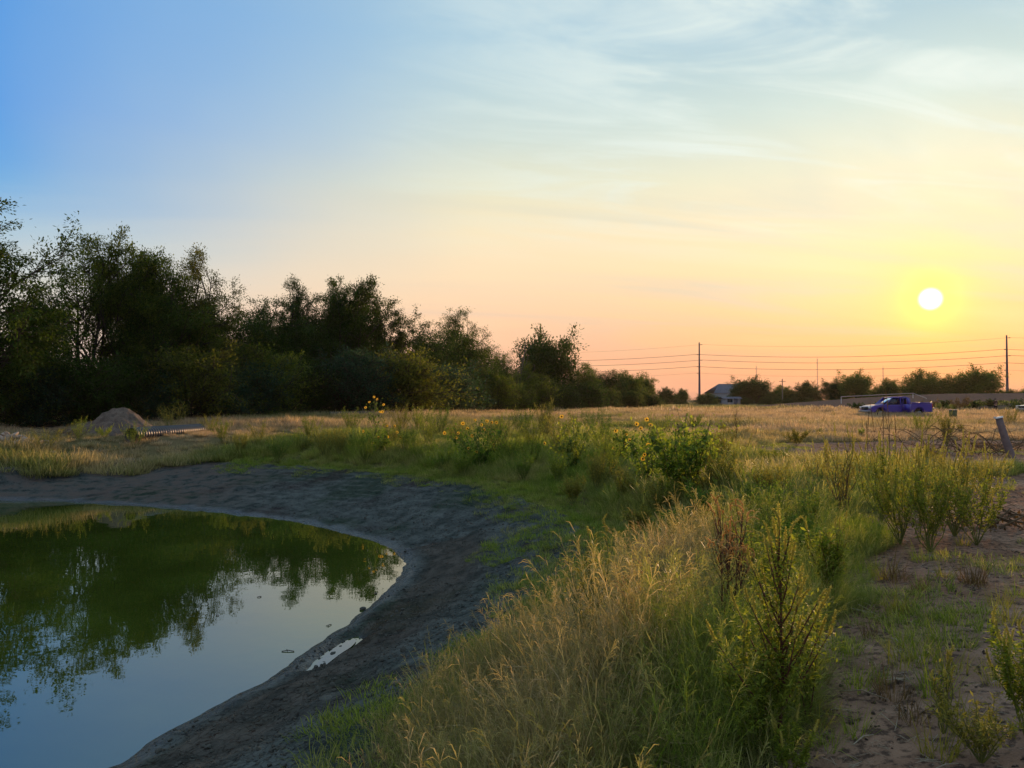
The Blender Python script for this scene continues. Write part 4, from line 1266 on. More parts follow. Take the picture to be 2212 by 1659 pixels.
SF = 'wild sunflowers on the pond verge'
sunflower(812, 968, 'tallest thin sunflower with its yellow flowers against the dark trees', [(808, 857), (815, 862), (798, 868), (829, 874), (821, 889), (826, 889), (790, 880)], seed=1, stems=2, W=0.05, nleaf=22, fol=150, leaf=0.16)
sunflower(822, 985, 'dark leafy sunflower bush at the foot of the tallest sunflower', [(785, 931), (836, 919), (838, 943), (858, 933), (852, 920), (866, 945), (817, 944)], seed=2, stems=6, W=0.40, nleaf=40, fol=900, top=935)
sunflower(1036, 1012, 'wide sunflower bush with many small flowers in the middle of the verge', [(1000, 914), (1026, 907), (1052, 909), (1010, 925), (1040, 917), (1062, 912), (990, 935), (1072, 912), (1020, 941), (1012, 968), (1066, 960), (985, 945), (961, 935), (1046, 928), (1030, 975)],
          seed=3, stems=8, W=0.62, nleaf=60, fol=1500)
sunflower(1238, 1018, 'sunflower bush with big hanging leaves and a single top flower', [(1213, 899), (1176, 957)], seed=4, stems=6, W=0.38, nleaf=90, fol=900, leaf=0.17, lm='weed')
sunflower(1352, 1000, 'sunflower with flowers in a loose row left of the largest bush', [(1330, 930), (1352, 938), (1326, 968), (1352, 960), (1374, 913)], seed=5, stems=5, W=0.30, nleaf=55, fol=700)
sunflower(1480, 1092, 'largest sunflower bush, full of drooping leaves and dark spent heads', [(1375, 915), (1397, 905), (1405, 917), (1388, 990), (1392, 981), (1437, 1012), (1400, 960)], seed=6, stems=12, W=0.42, nleaf=190, fol=3000, leaf=0.17, spent=26, top=882, fs=0.048, lm='weed')
sunflower(1402, 1062, 'sunflower bush pressed against the left side of the largest bush', [(1384, 924), (1360, 950)], seed=7, stems=5, W=0.34, nleaf=70, fol=900, top=930, lm='weed_dark', fs=0.05)

WG = 'weeds growing around the pond'
wl = [
    # px, base, top, W, stems, lm, spikes, label
    (172, 962, 905, .45, 10, 'weed', 0, 'yellow green feathery weed left of the dirt pile'),
    (225, 968, 925, .6, 9, 'weed', 0, 'low spreading weed at the foot of the dirt pile'),
    (100, 975, 925, .7, 9, 'weed_olive', 0, 'olive weed beside the heap of pale rocks'),
    (292, 952, 908, .45, 10, 'weed', 0, 'green weed growing in front of the pipe mouth'),
    (368, 930, 876, .5, 14, 'weed_olive', 0, 'tall yellow green weed hiding the middle of the culvert pipe'),
    (455, 936, 896, .5, 9, 'weed_olive', 0, 'loose weed at the right end of the culvert pipe'),
    (560, 958, 915, .6, 9, 'weed_olive', 0, 'feathery olive weed left of the far pipe'),
    (640, 975, 925, .6, 10, 'weed', 0, 'wide green weed on the bank left of the far pipe'),
    (700, 992, 928, .42, 12, 'weed_olive', 14, 'spiky yellow green weed below the far pipe'),
    (757, 938, 888, .45, 12, 'weed', 0, 'rounded green weed in front of the far pipe'),
    (868, 934, 880, .5, 14, 'weed_olive', 0, 'tall feathery weed right of the tallest sunflower'),
    (905, 940, 884, .5, 12, 'weed', 10, 'bushy weed with fine upright shoots right of the far pipe'),
    (952, 945, 888, .5, 16, 'weed_dark', 0, 'dense dark green round weed in the middle of the verge'),
    (1078, 948, 900, .7, 10, 'weed', 8, 'low arching weed behind the wide sunflower bush'),
    (1128, 950, 886, .32, 12, 'weed_dark', 16, 'dark pointed weed with stiff upright spikes'),
    (1176, 962, 874, .22, 14, 'weed_olive', 20, 'narrow yellow green weed taller than its neighbours'),
    (1272, 936, 888, .8, 16, 'weed_dark', 0, 'dark green mounded weed at the edge of the pale field'),
    (1105, 1000, 940, .6, 10, 'weed', 6, 'green weed right of the wide sunflower bush'),
    (1150, 1010, 955, .6, 9, 'weed_dark', 0, 'low dark weed between the two sunflower bushes'),
    (905, 1000, 950, .7, 9, 'weed', 0, 'low spreading weed above the blue clay bank'),
    (960, 1015, 965, .7, 9, 'weed_dark', 0, 'dark low weed at the rim of the blue clay bank'),
    (1310, 1000, 925, .4, 10, 'weed', 10, 'green spiky weed right of the sunflower with hanging leaves'),
    (1545, 1085, 960, .45, 14, 'weed_olive', 14, 'olive weed leaning on the right side of the largest sunflower bush'),
    (1560, 1000, 920, .4, 9, 'weed_olive', 8, 'thin olive weed behind the largest sunflower bush'),
    (1590, 965, 898, .45, 1, 'weed_olive', 0, 'single conifer shaped skeleton weed on the pale field'),
    (1640, 1130, 1045, .6, 12, 'weed_dark', 0, 'dark leafy weed right below the largest sunflower bush'),
    (1690, 1190, 1035, .55, 18, 'weed_dark', 0, 'big bright green leafy weed left of the dirt track'),
    (1745, 1160, 1060, .5, 12, 'weed', 0, 'green weed where the track begins to widen'),
    (1680, 1012, 968, .9, 14, 'weed', 0, 'rounded low green clump on bare ground'),
    (1720, 965, 930, .8, 9, 'weed_olive', 0, 'pale olive clump at the edge of the bare strip'),
    (2045, 968, 892, .25, 9, 'weed_olive', 10, 'tall yellow spiky weed standing near the pickup tailgate'),
    (1990, 938, 893, .85, 14, 'weed', 0, 'round leafy bush in front of the pickup rear wheel'),
    (1500, 930, 905, .6, 8, 'weed', 4, 'green weed behind the top of the largest sunflower bush'),
    (2185, 925, 882, .6, 12, 'weed_olive', 0, 'yellow green weed in front of the white vehicle'),
    (2010, 1010, 965, .5, 8, 'weed_olive', 8, 'olive spiky weed left of the fallen brush'),
]
for i, (px, py, top, W, st_, lm, sp, lab) in enumerate(wl):
    hpx = py - top
    weed('weed', px, py, top - (12 if 650 < px < 1600 else 6), lab, seed=i, W=W * (1.5 if px < 650 else 1.2), stems=st_, lm=lm, spikes=sp or (7 if px < 650 else 0), nleaf=(int(2000 + 700 * W) if px > 650 else 1100) if st_ > 1 else 260, leaf=0.06 if py < 1000 else 0.05, narrow=0.24, sl=0.20, smat='spike', branch=6, single=(st_ == 1),
         sm_='stem' if st_ > 1 else 'stem_dry', up=0.9)

# loose filler weeds of the verge, each described by what stands next to it
fw = [(480, 962, 920, 'right of the pipe, low on the grass'), (520, 985, 948, 'on the left part of the bank rim'), (600, 1000, 955, 'at the rim of the clay bank on the left'), (668, 955, 912, 'just left of the far pipe'), (735, 985, 935, 'below the rounded weed by the far pipe'),
      (790, 1005, 955, 'under the leafy sunflower bush'), (850, 965, 915, 'behind the leafy sunflower bush'), (880, 985, 930, 'between the tallest sunflower and the dark round weed'), (925, 965, 905, 'beside the dark round weed'), (985, 965, 918, 'left of the wide sunflower bush'),
      (1000, 1030, 985, 'below the wide sunflower bush'), (1075, 985, 915, 'behind the wide sunflower bush'), (1130, 1040, 985, 'above the right bend of the clay bank'), (1150, 975, 905, 'left of the narrow yellow weed'), (1205, 985, 905, 'right of the narrow yellow weed'),
      (1205, 1045, 985, 'under the sunflower with hanging leaves'), (1290, 1060, 985, 'left below the middle sunflowers'), (1300, 965, 905, 'behind the middle sunflowers'), (1320, 1040, 960, 'under the loose row of flowers'), (1350, 1090, 1015, 'left of the largest sunflower bush'),
      (1420, 965, 905, 'behind the flowers of the largest bush'), (1430, 1120, 1040, 'below the left part of the largest bush'), (1520, 1135, 1050, 'below the right part of the largest bush'), (1570, 1070, 985, 'right of the largest sunflower bush'), (1240, 1090, 1035, 'at the top of the bank bend'),
      (1600, 1230, 1140, 'in the hollow left of the bright green weed'), (1660, 1090, 1010, 'between the largest sunflower and the track'), (1730, 1240, 1130, 'at the left edge of the track'), (1450, 1180, 1110, 'in the straw grass above the bank bend'), (1380, 1160, 1100, 'beside the straw grass at the bank bend')]
for i, (px, py, top, where) in enumerate(fw):
    lm = ['weed', 'weed_olive', 'weed_dark', 'weed', 'weed_olive'][i % 5]
    nm = {'weed': 'green', 'weed_olive': 'olive', 'weed_dark': 'dark green'}[lm]
    weed('weed', px, py, top - 16, f'loose {nm} weed {where}', seed=210 + i, W=0.55, stems=12, lm=lm, spikes=(0, 0, 9)[i % 3], nleaf=2300, leaf=0.055, narrow=0.22, sl=0.18, branch=6, up=0.9)

PG = 'pigweeds with upright seed spikes'
pl = [
    (1820, 1112, 948, .38, 12, 'weed_olive', 34, 'stem_dry', 600, 'pigweed with bare fanning stems under a crown of yellow spikes'),
    (1905, 1130, 950, .30, 10, 'weed', 26, 'stem', 900, 'tall pigweed right of the fanning bare stemmed one'),
    (1945, 1178, 985, .42, 12, 'weed', 30, 'stem', 1300, 'leafy pigweed at the left front of the big spiky patch'),
    (2010, 1195, 1000, .48, 14, 'weed', 30, 'stem', 1500, 'wide leafy pigweed at the front of the big spiky patch'),
    (2062, 1160, 965, .40, 12, 'weed_olive', 30, 'stem', 900, 'pigweed with the longest upright spikes in the big spiky patch'),
    (2110, 1180, 1010, .50, 11, 'weed', 24, 'stem', 1100, 'sprawling pigweed at the right end of the big spiky patch'),
    (1980, 1105, 960, .40, 10, 'weed_olive', 24, 'stem', 700, 'pigweed at the back of the big spiky patch'),
    (1765, 1060, 965, .30, 8, 'weed_olive', 16, 'stem_dry', 260, 'sparse pigweed behind the fanning bare stemmed one'),
    (2130, 1095, 985, .45, 9, 'weed_olive', 18, 'stem', 600, 'pigweed just in front of the fallen brush'),
    (1795, 1312, 1125, .36, 11, 'weed', 26, 'stem_red', 1500, 'bushy pigweed with curled tips and a red foot beside the dirt track'),
]
for i, (px, py, top, W, st_, lm, sp, smt, nl, lab) in enumerate(pl):
    weed('pigweed', px, py, top, lab, 'pigweed', PG, 60 + i, W, st_, 0.044, int(nl * 1.7), 0.34, lm, smt, sp, 0.26 if i < 9 else 0.12, (0, 1, 1) if i < 9 else (1, 2, 3), 'spike', 0.95, branch=4)
weed('pigweed', 1690, 1650, 1195, 'largest pigweed, thick red stem and candelabra spikes in the foreground', 'pigweed', PG, 81, 0.3, 1, 0.036, 2600, 0.28, 'weed', 'stem_red', 50, 0.17, (0, 0, 1, 1, 2), 'spike', 0.75, single=True, branch=10, lo=0.18)
weed('pigweed', 1640, 1655, 1330, 'leafy pigweed crowding the left side of the largest one', 'pigweed', PG, 82, 0.40, 8, 0.032, 3200, 0.34, 'weed', 'stem', 16, 0.10, (1, 2, 3), 'spike', 0.8)
weed('pigweed', 1745, 1560, 1322, 'slim pigweed with one long upright spike at the track edge', 'pigweed', PG, 83, 0.22, 4, 0.030, 900, 0.32, 'weed', 'stem_red', 9, 0.15, (0, 0, 1), 'spike', 0.95, branch=3)
weed('pigweed', 1712, 1700, 1545, 'small pigweed cut off by the bottom edge beside the track', 'pigweed', PG, 84, 0.3, 4, 0.028, 900, 0.32, 'weed', 'stem', 7, 0.10, (0, 1), 'spike', 0.9, branch=3)
weed('pigweed', 2215, 1600, 1330, 'pigweed with arching spikes cut off by the right edge of the photo', 'pigweed', PG, 85, 0.42, 8, 0.032, 2400, 0.34, 'weed', 'stem', 18, 0.15, (0, 1, 1), 'spike', 0.7)
weed('pigweed', 1275, 1450, 1120, 'yellow pigweed with hooked drooping plumes on the left edge of the verge', 'pigweed', PG, 86, 0.16, 7, 0.030, 700, 0.30, 'weed_olive', 'stem', 26, 0.13, (3, 4, 4, 2), 'spike', 0.9, branch=5)
weed('pigweed', 1575, 1420, 1085, 'tan pigweed with a tall feathery orange plume', 'pigweed', PG, 87, 0.12, 5, 0.026, 250, 0.3, 'weed_olive', 'stem_red', 60, 0.12, (2, 3, 3, 4), 'spike_tan', 0.9, branch=14, lo=0.45)
weed('pigweed', 1365, 1440, 1225, 'small tan plumed pigweed in the straw coloured grass', 'pigweed', PG, 88, 0.12, 3, 0.026, 160, 0.3, 'weed_olive', 'stem_red', 26, 0.10, (2, 3, 3), 'spike_tan', 0.9, branch=9, lo=0.45)
weed('pigweed', 1650, 1330, 1110, 'green pigweed with many hooked foxtail tips behind the tan plume', 'pigweed', PG, 89, 0.36, 12, 0.032, 3200, 0.32, 'weed', 'stem', 36, 0.11, (3, 4, 3, 2), 'spike', 0.9, branch=5)
weed('pigweed', 2120, 1655, 1500, 'low bushy pigweed near the bottom right corner', 'pigweed', PG, 90, 0.85, 12, 0.028, 1300, 0.30, 'weed_olive', 'stem', 0, 0.1, up=0.5)
weed('pigweed', 2040, 1590, 1420, 'thin upright pigweed rising from the track near the bottom right', 'pigweed', PG, 91, 0.25, 6, 0.022, 420, 0.32, 'weed_olive', 'stem', 6, 0.09, (0, 1), 'spike', 0.9)
for i, (px, py, top, lab) in enumerate([(1909, 985, 888, 'tall dark dead spike left of the pair near the pickup'), (1922, 1000, 902, 'beaded black dead spike in front of the pickup door'), (1936, 975, 935, 'short bent dead spike right of the beaded one'),
                                        (1888, 990, 918, 'thin dark dead spike among the yellow weeds'), (1875, 985, 925, 'second thin dark dead spike among the yellow weeds')]):
    weed('dead_spike', px, py + 20, top, lab, 'dead weed', 'dark dead spikes on the right', 120 + i, 0.06, 1, 0.03, 0, 0.3, 'weed_brown', 'stem_dry', 2, 0.42, (0, 1), 'weed_brown', 1.0, single=True, branch=1, lo=0.5)

# small weeds dotted over the field
rf = random.Random(31)
FG = 'small weeds dotted over the pale field'
for i, (px, py, top) in enumerate([(1560, 905, 885), (1620, 912, 900), (1655, 900, 889), (1700, 905, 893), (1735, 915, 898), (1765, 898, 888), (1800, 905, 890), (1830, 930, 912), (1855, 905, 893), (1690, 935, 918), (1770, 945, 922),
                                   (1640, 945, 925), (1560, 935, 915), (1430, 905, 890), (1340, 905, 893), (1480, 893, 884), (2090, 905, 893), (2120, 925, 905), (2075, 935, 915), (1965, 915, 903), (1745, 893, 884), (1860, 945, 925)]):
    hue = rf.choice(['weed_olive', 'weed_brown', 'weed'])
    hn2 = {'weed_olive': 'olive', 'weed_brown': 'brown dried', 'weed': 'green'}[hue]
    side = next(n_ for t_, n_ in ((1400, 'behind the middle sunflowers'), (1500, 'behind the largest sunflower bush'), (1580, 'right of the largest sunflower bush'), (1630, 'below the barn'), (1670, 'below the broad tree by the barn'),
                                  (1720, 'below the service pole'), (1750, 'left of the middle radio mast'), (1785, 'below the middle radio mast'), (1870, 'left of the pickup'), (2000, 'in front of the pickup'), (2080, 'right of the pickup'), (2300, 'left of the person')) if px < t_); tal = ('tall' if py - top > 17 else ('mid sized' if py - top > 13 else 'low'))
    weed('field_weed', px, py, top, f'{tal} {hn2} weed {side}, ' + ('out in the pale grass' if py < 915 else 'near side of the field'), 'weed', FG, 150 + i, 0.45, 7, 0.10, 240, 0.25, hue, 'stem_dry', 0, up=0.8, branch=3)

# dark weeds on the face of the embankment
EG = 'dark bushes on the embankment face'
for i, (px, D, h, lab) in enumerate([(1905, 99, 1.5, 'dark bush at the foot of the embankment above the pickup bed'), (2005, 98, 1.7, 'brown bush at the foot of the embankment right of the pickup'), (2075, 97, 2.0, 'largest brown bush on the embankment left of the standing person'),
                                     (2105, 98, 1.3, 'low bush on the embankment next to the standing person'), (2195, 96, 1.9, 'bush on the embankment behind the white vehicle'), (1850, 101, 1.1, 'small bush at the left end of the embankment'), (1955, 99, 1.2, 'small dark bush on the embankment behind the pickup bed'),
                                     (2040, 100, 1.1, 'low dark bush halfway along the embankment face'), (2140, 99, 1.2, 'dark bush directly behind the standing person'), (1875, 96, 0.9, 'dark bush in the grass left of the pickup hood')]):
    x, y = at(px, D)
    weed('bush', px, 900, 880, lab, 'bush', EG, 180 + i, 1.1, 10, 0.20, 900, 0.5, 'weed_brown' if i in (1, 2) else 'leaf_dark', 'stem_dry', 0, up=0.5, branch=4, H=h, xy=(x, y))

# tufts on the bare track
TF = [clump_mesh(f'track_tuft_{i}', 800 + i, 60, 0.07, 0.22, 0.0045, 0.8, seg=3) for i in range(4)]
TFM = []
for hue, lmn in (('green', 'weed'), ('olive', 'weed_olive'), ('reddish brown', 'weed_brown')):
    for tm in TF:
        c = tm.copy(); c.materials[0] = M[lmn]; TFM.append((hue, c))
tl = [(1935, 1330, 1.0), (1985, 1275, .9), (2000, 1275, .8), (2105, 1265, 1.5), (2110, 1270, 1.2), (2040, 1345, .8), (2085, 1400, 1.0), (1960, 1400, 1.0), (1945, 1320, 1.3), (2040, 1390, 1.2), (2130, 1370, 1.0), (1855, 1490, 1.1), (1900, 1475, .8),
      (1925, 1505, 1.2), (1970, 1560, 1.0), (1990, 1430, 1.3), (1830, 1415, 1.0), (1800, 1440, 1.1), (1880, 1380, .8), (2060, 1460, 1.2), (2010, 1500, 1.4), (1950, 1440, 1.3), (1905, 1250, 1.5), (1930, 1255, 1.6), (1870, 1240, 1.3),
      (2040, 1250, 1.0), (2180, 1350, 1.2), (2160, 1310, 1.1), (2195, 1290, .9), (2080, 1180, 1.0), (1990, 1215, 1.2), (1850, 1590, .9), (1770, 1560, 1.0), (1790, 1620, .9), (2070, 1560, 1.3), (2030, 1640, 1.2), (2150, 1480, 1.0), (1760, 1480, 1.0), (1700, 1060, 1.2), (2180, 1060, 1.2)]
rt = random.Random(5); TUSED = set()
for i, (px, py, s) in enumerate(tl):
    x, y, z = ground_at(px, py)
    hue, me = rt.choice(TFM[:8] if rt.random() < 0.8 else TFM[8:])
    row = 'near the bottom of the photo' if py > 1530 else ('in the lower part of the track' if py > 1420 else ('halfway up the track' if py > 1300 else ('where the track widens' if py > 1200 else 'at the far end of the track')))
    colp = 'on its left side' if px < 1880 else ('left of its middle' if px < 1980 else ('right of its middle' if px < 2090 else 'on its right side'))
    size = 'small' if s < 0.95 else ('large' if s > 1.25 else 'medium')
    o = obj('grass_tuft', me, None, (x, y, z), (0, 0, rt.uniform(0, 6.28)), s)
    lab_ = f'{size} {hue} grass tuft {row}, {colp}'
    if lab_ in TUSED: lab_ = lab_.replace(f'{size} {hue} grass tuft', f'sparse {size} {hue} tuft')
    TUSED.add(lab_)
    props(o, lab_, 'grass tuft', 'grass tufts on the bare dirt track')


# ------------------------------------------------------------------ pale rocks, dirt pile, culvert pipes
def blob(name, seed, sub=2, sq=(1, 1, 1), rough=0.35, mat=None):
    bm = bmesh.new(); bmesh.ops.create_icosphere(bm, subdivisions=sub, radius=0.5)
    rs = np.random.RandomState(seed); off = rs.uniform(0, 50, 3)
    cuts = [(Vector(rs.normal(0, 1, 3)).normalized(), rs.uniform(0.28, 0.42)) for _ in range(7)]
    for v in bm.verts:
        for n, d in cuts:
            k = v.co.dot(n)
            if k > d: v.co -= n * (k - d)
        v.co *= 1 + rough * float(vnoise(np.array([v.co.x * 3 + off[0]]), np.array([v.co.y * 3 + v.co.z * 2 + off[1]]))[0])
        v.co = Vector((v.co.x * sq[0], v.co.y * sq[1], v.co.z * sq[2]))
    me = bpy.data.meshes.new(name); bm.to_mesh(me); bm.free()
    if mat: me.materials.append(M[mat])
    return me


M['limestone'] = simple('limestone', (0.36, 0.27, 0.205), 0.9, 0.25, 4.0, bstr=0.3)
M['hdpe'] = simple('black_corrugated_plastic', (0.020, 0.022, 0.028), 0.38, 0.3, 3.0)
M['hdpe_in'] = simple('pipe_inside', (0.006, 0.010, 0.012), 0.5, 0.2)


def mat_pile():
    m, w, out = newmat('heaped_dirt')
    pos = w.n.new('ShaderNodeTexCoord').outputs['Object']
    a = w.noise(pos, 3.0, 6.0, 0.65); b = w.noise(pos, 18.0, 4.0, 0.6)
    col = w.mix(w.rng(a, 0.35, 0.65), (0.105, 0.078, 0.060, 1), (0.205, 0.152, 0.115, 1))
    col = w.mix(w.rng(b, 0.46, 0.36, 0, 0.6), col, (0.07, 0.05, 0.042, 1))
    principled(w, out, col, 0.95, bump=w.math('ADD', a, w.math('MULTIPLY', b, 0.4)), bstr=0.9, bdist=0.12).inputs['Specular IOR Level'].default_value = 0.0
    return m


M['pile'] = mat_pile()
ROCK = [blob(f'rock_{i}', 900 + i, 2, ((1.3, 0.75, 0.6), (1, 0.8, 0.8), (1.6, 0.6, 0.5), (0.9, 0.9, 0.7), (1.4, 0.9, 0.4), (1.1, 0.6, 0.9))[i], 0.3, 'limestone') for i in range(6)]
rk = random.Random(17)
RKG = 'pale limestone rocks heaped at the left edge'
cx, cy, cz = ground_at(8, 968)
cands = []
for i in range(80):
    u = rk.uniform(-1.0, 1.0); v = rk.uniform(-1, 1)
    hh_ = max(0.0, 1 - (u * u * 0.75 + v * v * 0.8))
    cands.append((u, v, hh_ * (0.35 + 0.65 * (i % 4) / 3.0)))
for u, v, k in cands:
    s = rk.uniform(0.15, 0.30)
    x = cx - 0.55 + u * 1.35; y = cy + 0.5 + v * 0.75; z = H1(x, y) + 0.04 + 0.42 * k
    o = obj('rock', ROCK[rk.randrange(6)], None, (x, y, z), (rk.uniform(-0.6, 0.6), rk.uniform(-0.6, 0.6), rk.uniform(0, 6.28)), s * 1.15)
    props(o, ('large' if s > 0.25 else 'small') + ' pale limestone rock ' + ('on top of' if k > 0.5 else ('halfway up' if k > 0.22 else 'low on')) + ' the rock heap, ' + ('right end' if u > 0.45 else ('middle' if u > -0.1 else 'by photo edge')) + (', front' if v < 0 else ', back'), 'rock', RKG)
for px, py, s, lab in ((99, 962, .13, 'single pale stone in the grass right of the rock heap'), (114, 963 + 20, .16, 'flat pale stone in the grass below the rock heap'), (430, 925, .12, 'small white stone by the right end of the culvert pipe')):
    x, y, z = ground_at(px, py)
    props(obj('rock', ROCK[4], None, (x, y, z + 0.06), (0.1, 0, 1), s * 1.6), lab, 'rock', 'single pale stones in the grass')

# dirt pile
px_, py_, pz_ = ground_at(252, 946)
py_ += 2.2; px_ = at(252, py_)[0]
n = 90
gu, gv = np.meshgrid(np.linspace(-1, 1, n), np.linspace(-1, 1, n))
ux, vy = gu.ravel() * 2.3, gv.ravel() * 2.0
r = np.sqrt((np.where(ux < 0, ux / 2.05, ux / 1.75)) ** 2 + (vy / 1.7) ** 2)
hz = 1.34 * np.clip(1 - r, 0, 1) ** 0.85 * (1 + 0.0 * ux)
hz = 1.50 * np.clip(1.0 - np.sqrt(r * r + 0.012), 0, 1) ** 0.95 * (1 + 0.12 * np.sin(ux * 2.2))
hz += 0.26 * sm((1.0 - r) / 0.5) * fbm(ux * 1.1 + 4, vy * 1.1, 4, 0.55) + 0.09 * fbm(ux * 5, vy * 5, 4, 0.6)
hz = hz - 0.12 * (r > 1)
ii = np.arange(n - 1)[:, None] * n + np.arange(n - 1)[None]
pm = mesh('dirt_pile', np.column_stack([ux, vy, hz]), [np.stack([ii, ii + 1, ii + n + 1, ii + n], -1).reshape(-1, 4)], [M['pile']], True)
props(obj('dirt_pile', pm, None, (px_, py_, pz_ - 0.03), scale=(1.22, 1.1, 0.98)), 'heap of bare brown dirt in front of the tree line on the left', 'dirt pile')


def corrugated(name, a, b, R0, label, pitch=0.17, z0=None):
    a = np.array(a); b = np.array(b); L = np.linalg.norm(b - a); d = (b - a) / L
    e = empty(name, (a[0], a[1], a[2]), math.atan2(d[1], d[0]), label, 'pipe', 'black corrugated culvert pipes')
    nr = int(L / pitch); sides = 28
    pts = [(0, R0 * 0.93)]
    for i in range(nr):
        x0 = i * pitch
        pts += [(x0 + 0.03, R0 * 0.90), (x0 + 0.055, R0), (x0 + 0.115, R0), (x0 + 0.14, R0 * 0.90)]
    pts.append((L, R0 * 0.93))
    pts = np.array(pts); ph = np.arange(sides) * 2 * math.pi / sides

    def lathe(pts, nm, mt, flip=False):
        V = np.stack([np.repeat(pts[:, 0:1], sides, 1), pts[:, 1:2] * np.cos(ph)[None], pts[:, 1:2] * np.sin(ph)[None]], -1).reshape(-1, 3)
        m_ = len(pts); i = np.arange(m_ - 1)[:, None] * sides; j = np.arange(sides)[None]; k = (j + 1) % sides
        F = np.stack([i + j, i + k, i + sides + k, i + sides + j], -1).reshape(-1, 4)
        if flip: F = F[:, ::-1]
        me = mesh(nm, V, [F], [M[mt]], False)
        return me
    obj('pipe_wall', lathe(pts, 'pipe_wall', 'hdpe'), e, (0, 0, R0))
    obj('pipe_lining', lathe(np.array([(0.0, R0 * 0.93), (0.0, R0 * 0.86), (L, R0 * 0.86), (L, R0 * 0.93)]), 'pipe_lining', 'hdpe_in', True), e, (0, 0, R0))
    return e


D1 = 33.0
a1 = at(284, D1); b1 = at(434, D1 + 5.0)
corrugated('culvert_pipe', (a1[0], a1[1], H1(a1[0], a1[1]) - 0.02), (b1[0], b1[1], H1(b1[0], b1[1]) + 0.05), 0.33, 'black corrugated culvert pipe lying beside the dirt pile with its open mouth towards the pond')
Dp = 52
a2 = at(712, Dp); b2 = at(852, Dp + 2.0)
corrugated('culvert_pipe', (a2[0], a2[1], zat(889, Dp) - 0.62), (b2[0], b2[1], zat(889, Dp + 2) - 0.62), 0.31, 'long dark blue corrugated pipe lying far back in the grass below the trees')

# ------------------------------------------------------------------ leaning post, fallen brush
M['post'] = simple('weathered_post', (0.17, 0.125, 0.115), 0.85, 0.25, 6.0, bstr=0.4)
M['postcut'] = simple('sawn_post_top', (0.72, 0.66, 0.58), 0.75, 0.1, 9.0)
bx, by, bz = ground_at(2190, 990)
tz = zat(903, by); tx = at(2163, by)[0]
G = Geo()
t = np.linspace(0, 1, 8)
P = np.column_stack([bx + (tx - bx) * (t ** 0.8), np.full(8, by) + 0.12 * t, bz - 0.1 + (tz - bz + 0.1) * t])
G.tube(P, np.linspace(0.105, 0.088, 8), 14)
post = empty('leaning_post', (bx, by, bz), 0, 'weathered grey wooden post leaning left with a sawn bright top', 'post')
o = obj('post_shaft', G.mesh('post_shaft', [M['post']], True), post, (-bx, -by, -bz))
G = Geo(); dd = P[-1] - P[-2]; dd /= np.linalg.norm(dd)
G.tube(np.array([P[-1] - dd * 0.005, P[-1] + dd * 0.03, P[-1] + dd * 0.038]), [0.108, 0.104, 0.05], 14)
G.tube(np.array([P[-1] + dd * 0.015 + np.array([-0.09, 0, 0]), P[-1] + np.array([-0.15, 0, 0.0])]), [0.03, 0.012], 5)
obj('post_top', G.mesh('post_top', [M['postcut']], False), post, (-bx, -by, -bz))


def brush(px, py, w, h, seed, label, n=26):
    rs = np.random.RandomState(seed); x, y, z = ground_at(px, py); G = Geo()
    for k in range(n):
        s0 = np.array([rs.uniform(-w, w) * 0.9, rs.uniform(-0.4, 0.4), 0.02]); dr = rs.choice([-1, 1])
        L = rs.uniform(0.5, 1.1) * w; t = np.linspace(0, 1, 7)
        Q = s0 + np.column_stack([dr * L * t, rs.uniform(-0.3, 0.3) * t, h * rs.uniform(0.3, 1.0) * np.sin(t * rs.uniform(1.6, 2.9))]) + rs.normal(0, 0.02, (7, 3))
        Q[:, 2] = np.maximum(Q[:, 2], 0.0)
        G.tube(Q, np.linspace(0.014, 0.004, 7), 4, cap=False)
        for j in range(5):
            q = Q[rs.randint(2, 7)]; v = rs.normal(0, 1, 3); v[2] = abs(v[2]) * 0.6; v /= np.linalg.norm(v)
            G.tube(np.array([q, q + v * 0.10 * w, q + v * 0.2 * w + np.array([0, 0, -0.03])]), [0.006, 0.004, 0.003], 3, cap=False)
    e = empty('fallen_branch', (x, y, z), 0, label, 'branch', 'fallen brush around the leaning post')
    obj('twigs', G.mesh('twigs', [M['stem_dry']]), e)
    C = rs.uniform(-1, 1, (350, 3)) * np.array([w, 0.45, 0.0]); C[:, 2] = np.abs(rs.normal(0, 0.35, 350)) * h
    V, F = leaf_mesh_arrays(C, rs.normal(0, 1, (350, 3)), 0.07, rs); V[:, 2] = np.maximum(V[:, 2], 0)
    f = obj('foliage', mesh('brush_leaves', V, [F], [M['weed_brown']], False, {'rnd': ('POINT', 'FLOAT', np.repeat(rs.rand(350), 4))}), e); f['kind'] = 'stuff'


brush(2065, 985, 1.5, 0.85, 1, 'arching dry brush left of the leaning post')
brush(2150, 978, 0.9, 0.55, 2, 'tangle of dead brush around the foot of the leaning post', 20)
brush(2160, 1140, 0.8, 0.28, 3, 'low fallen weed stalks lying at the right edge of the track', 22)
brush(130, 945, 0.8, 0.35, 4, 'dry stalks leaning between the rock heap and the dirt pile', 14)

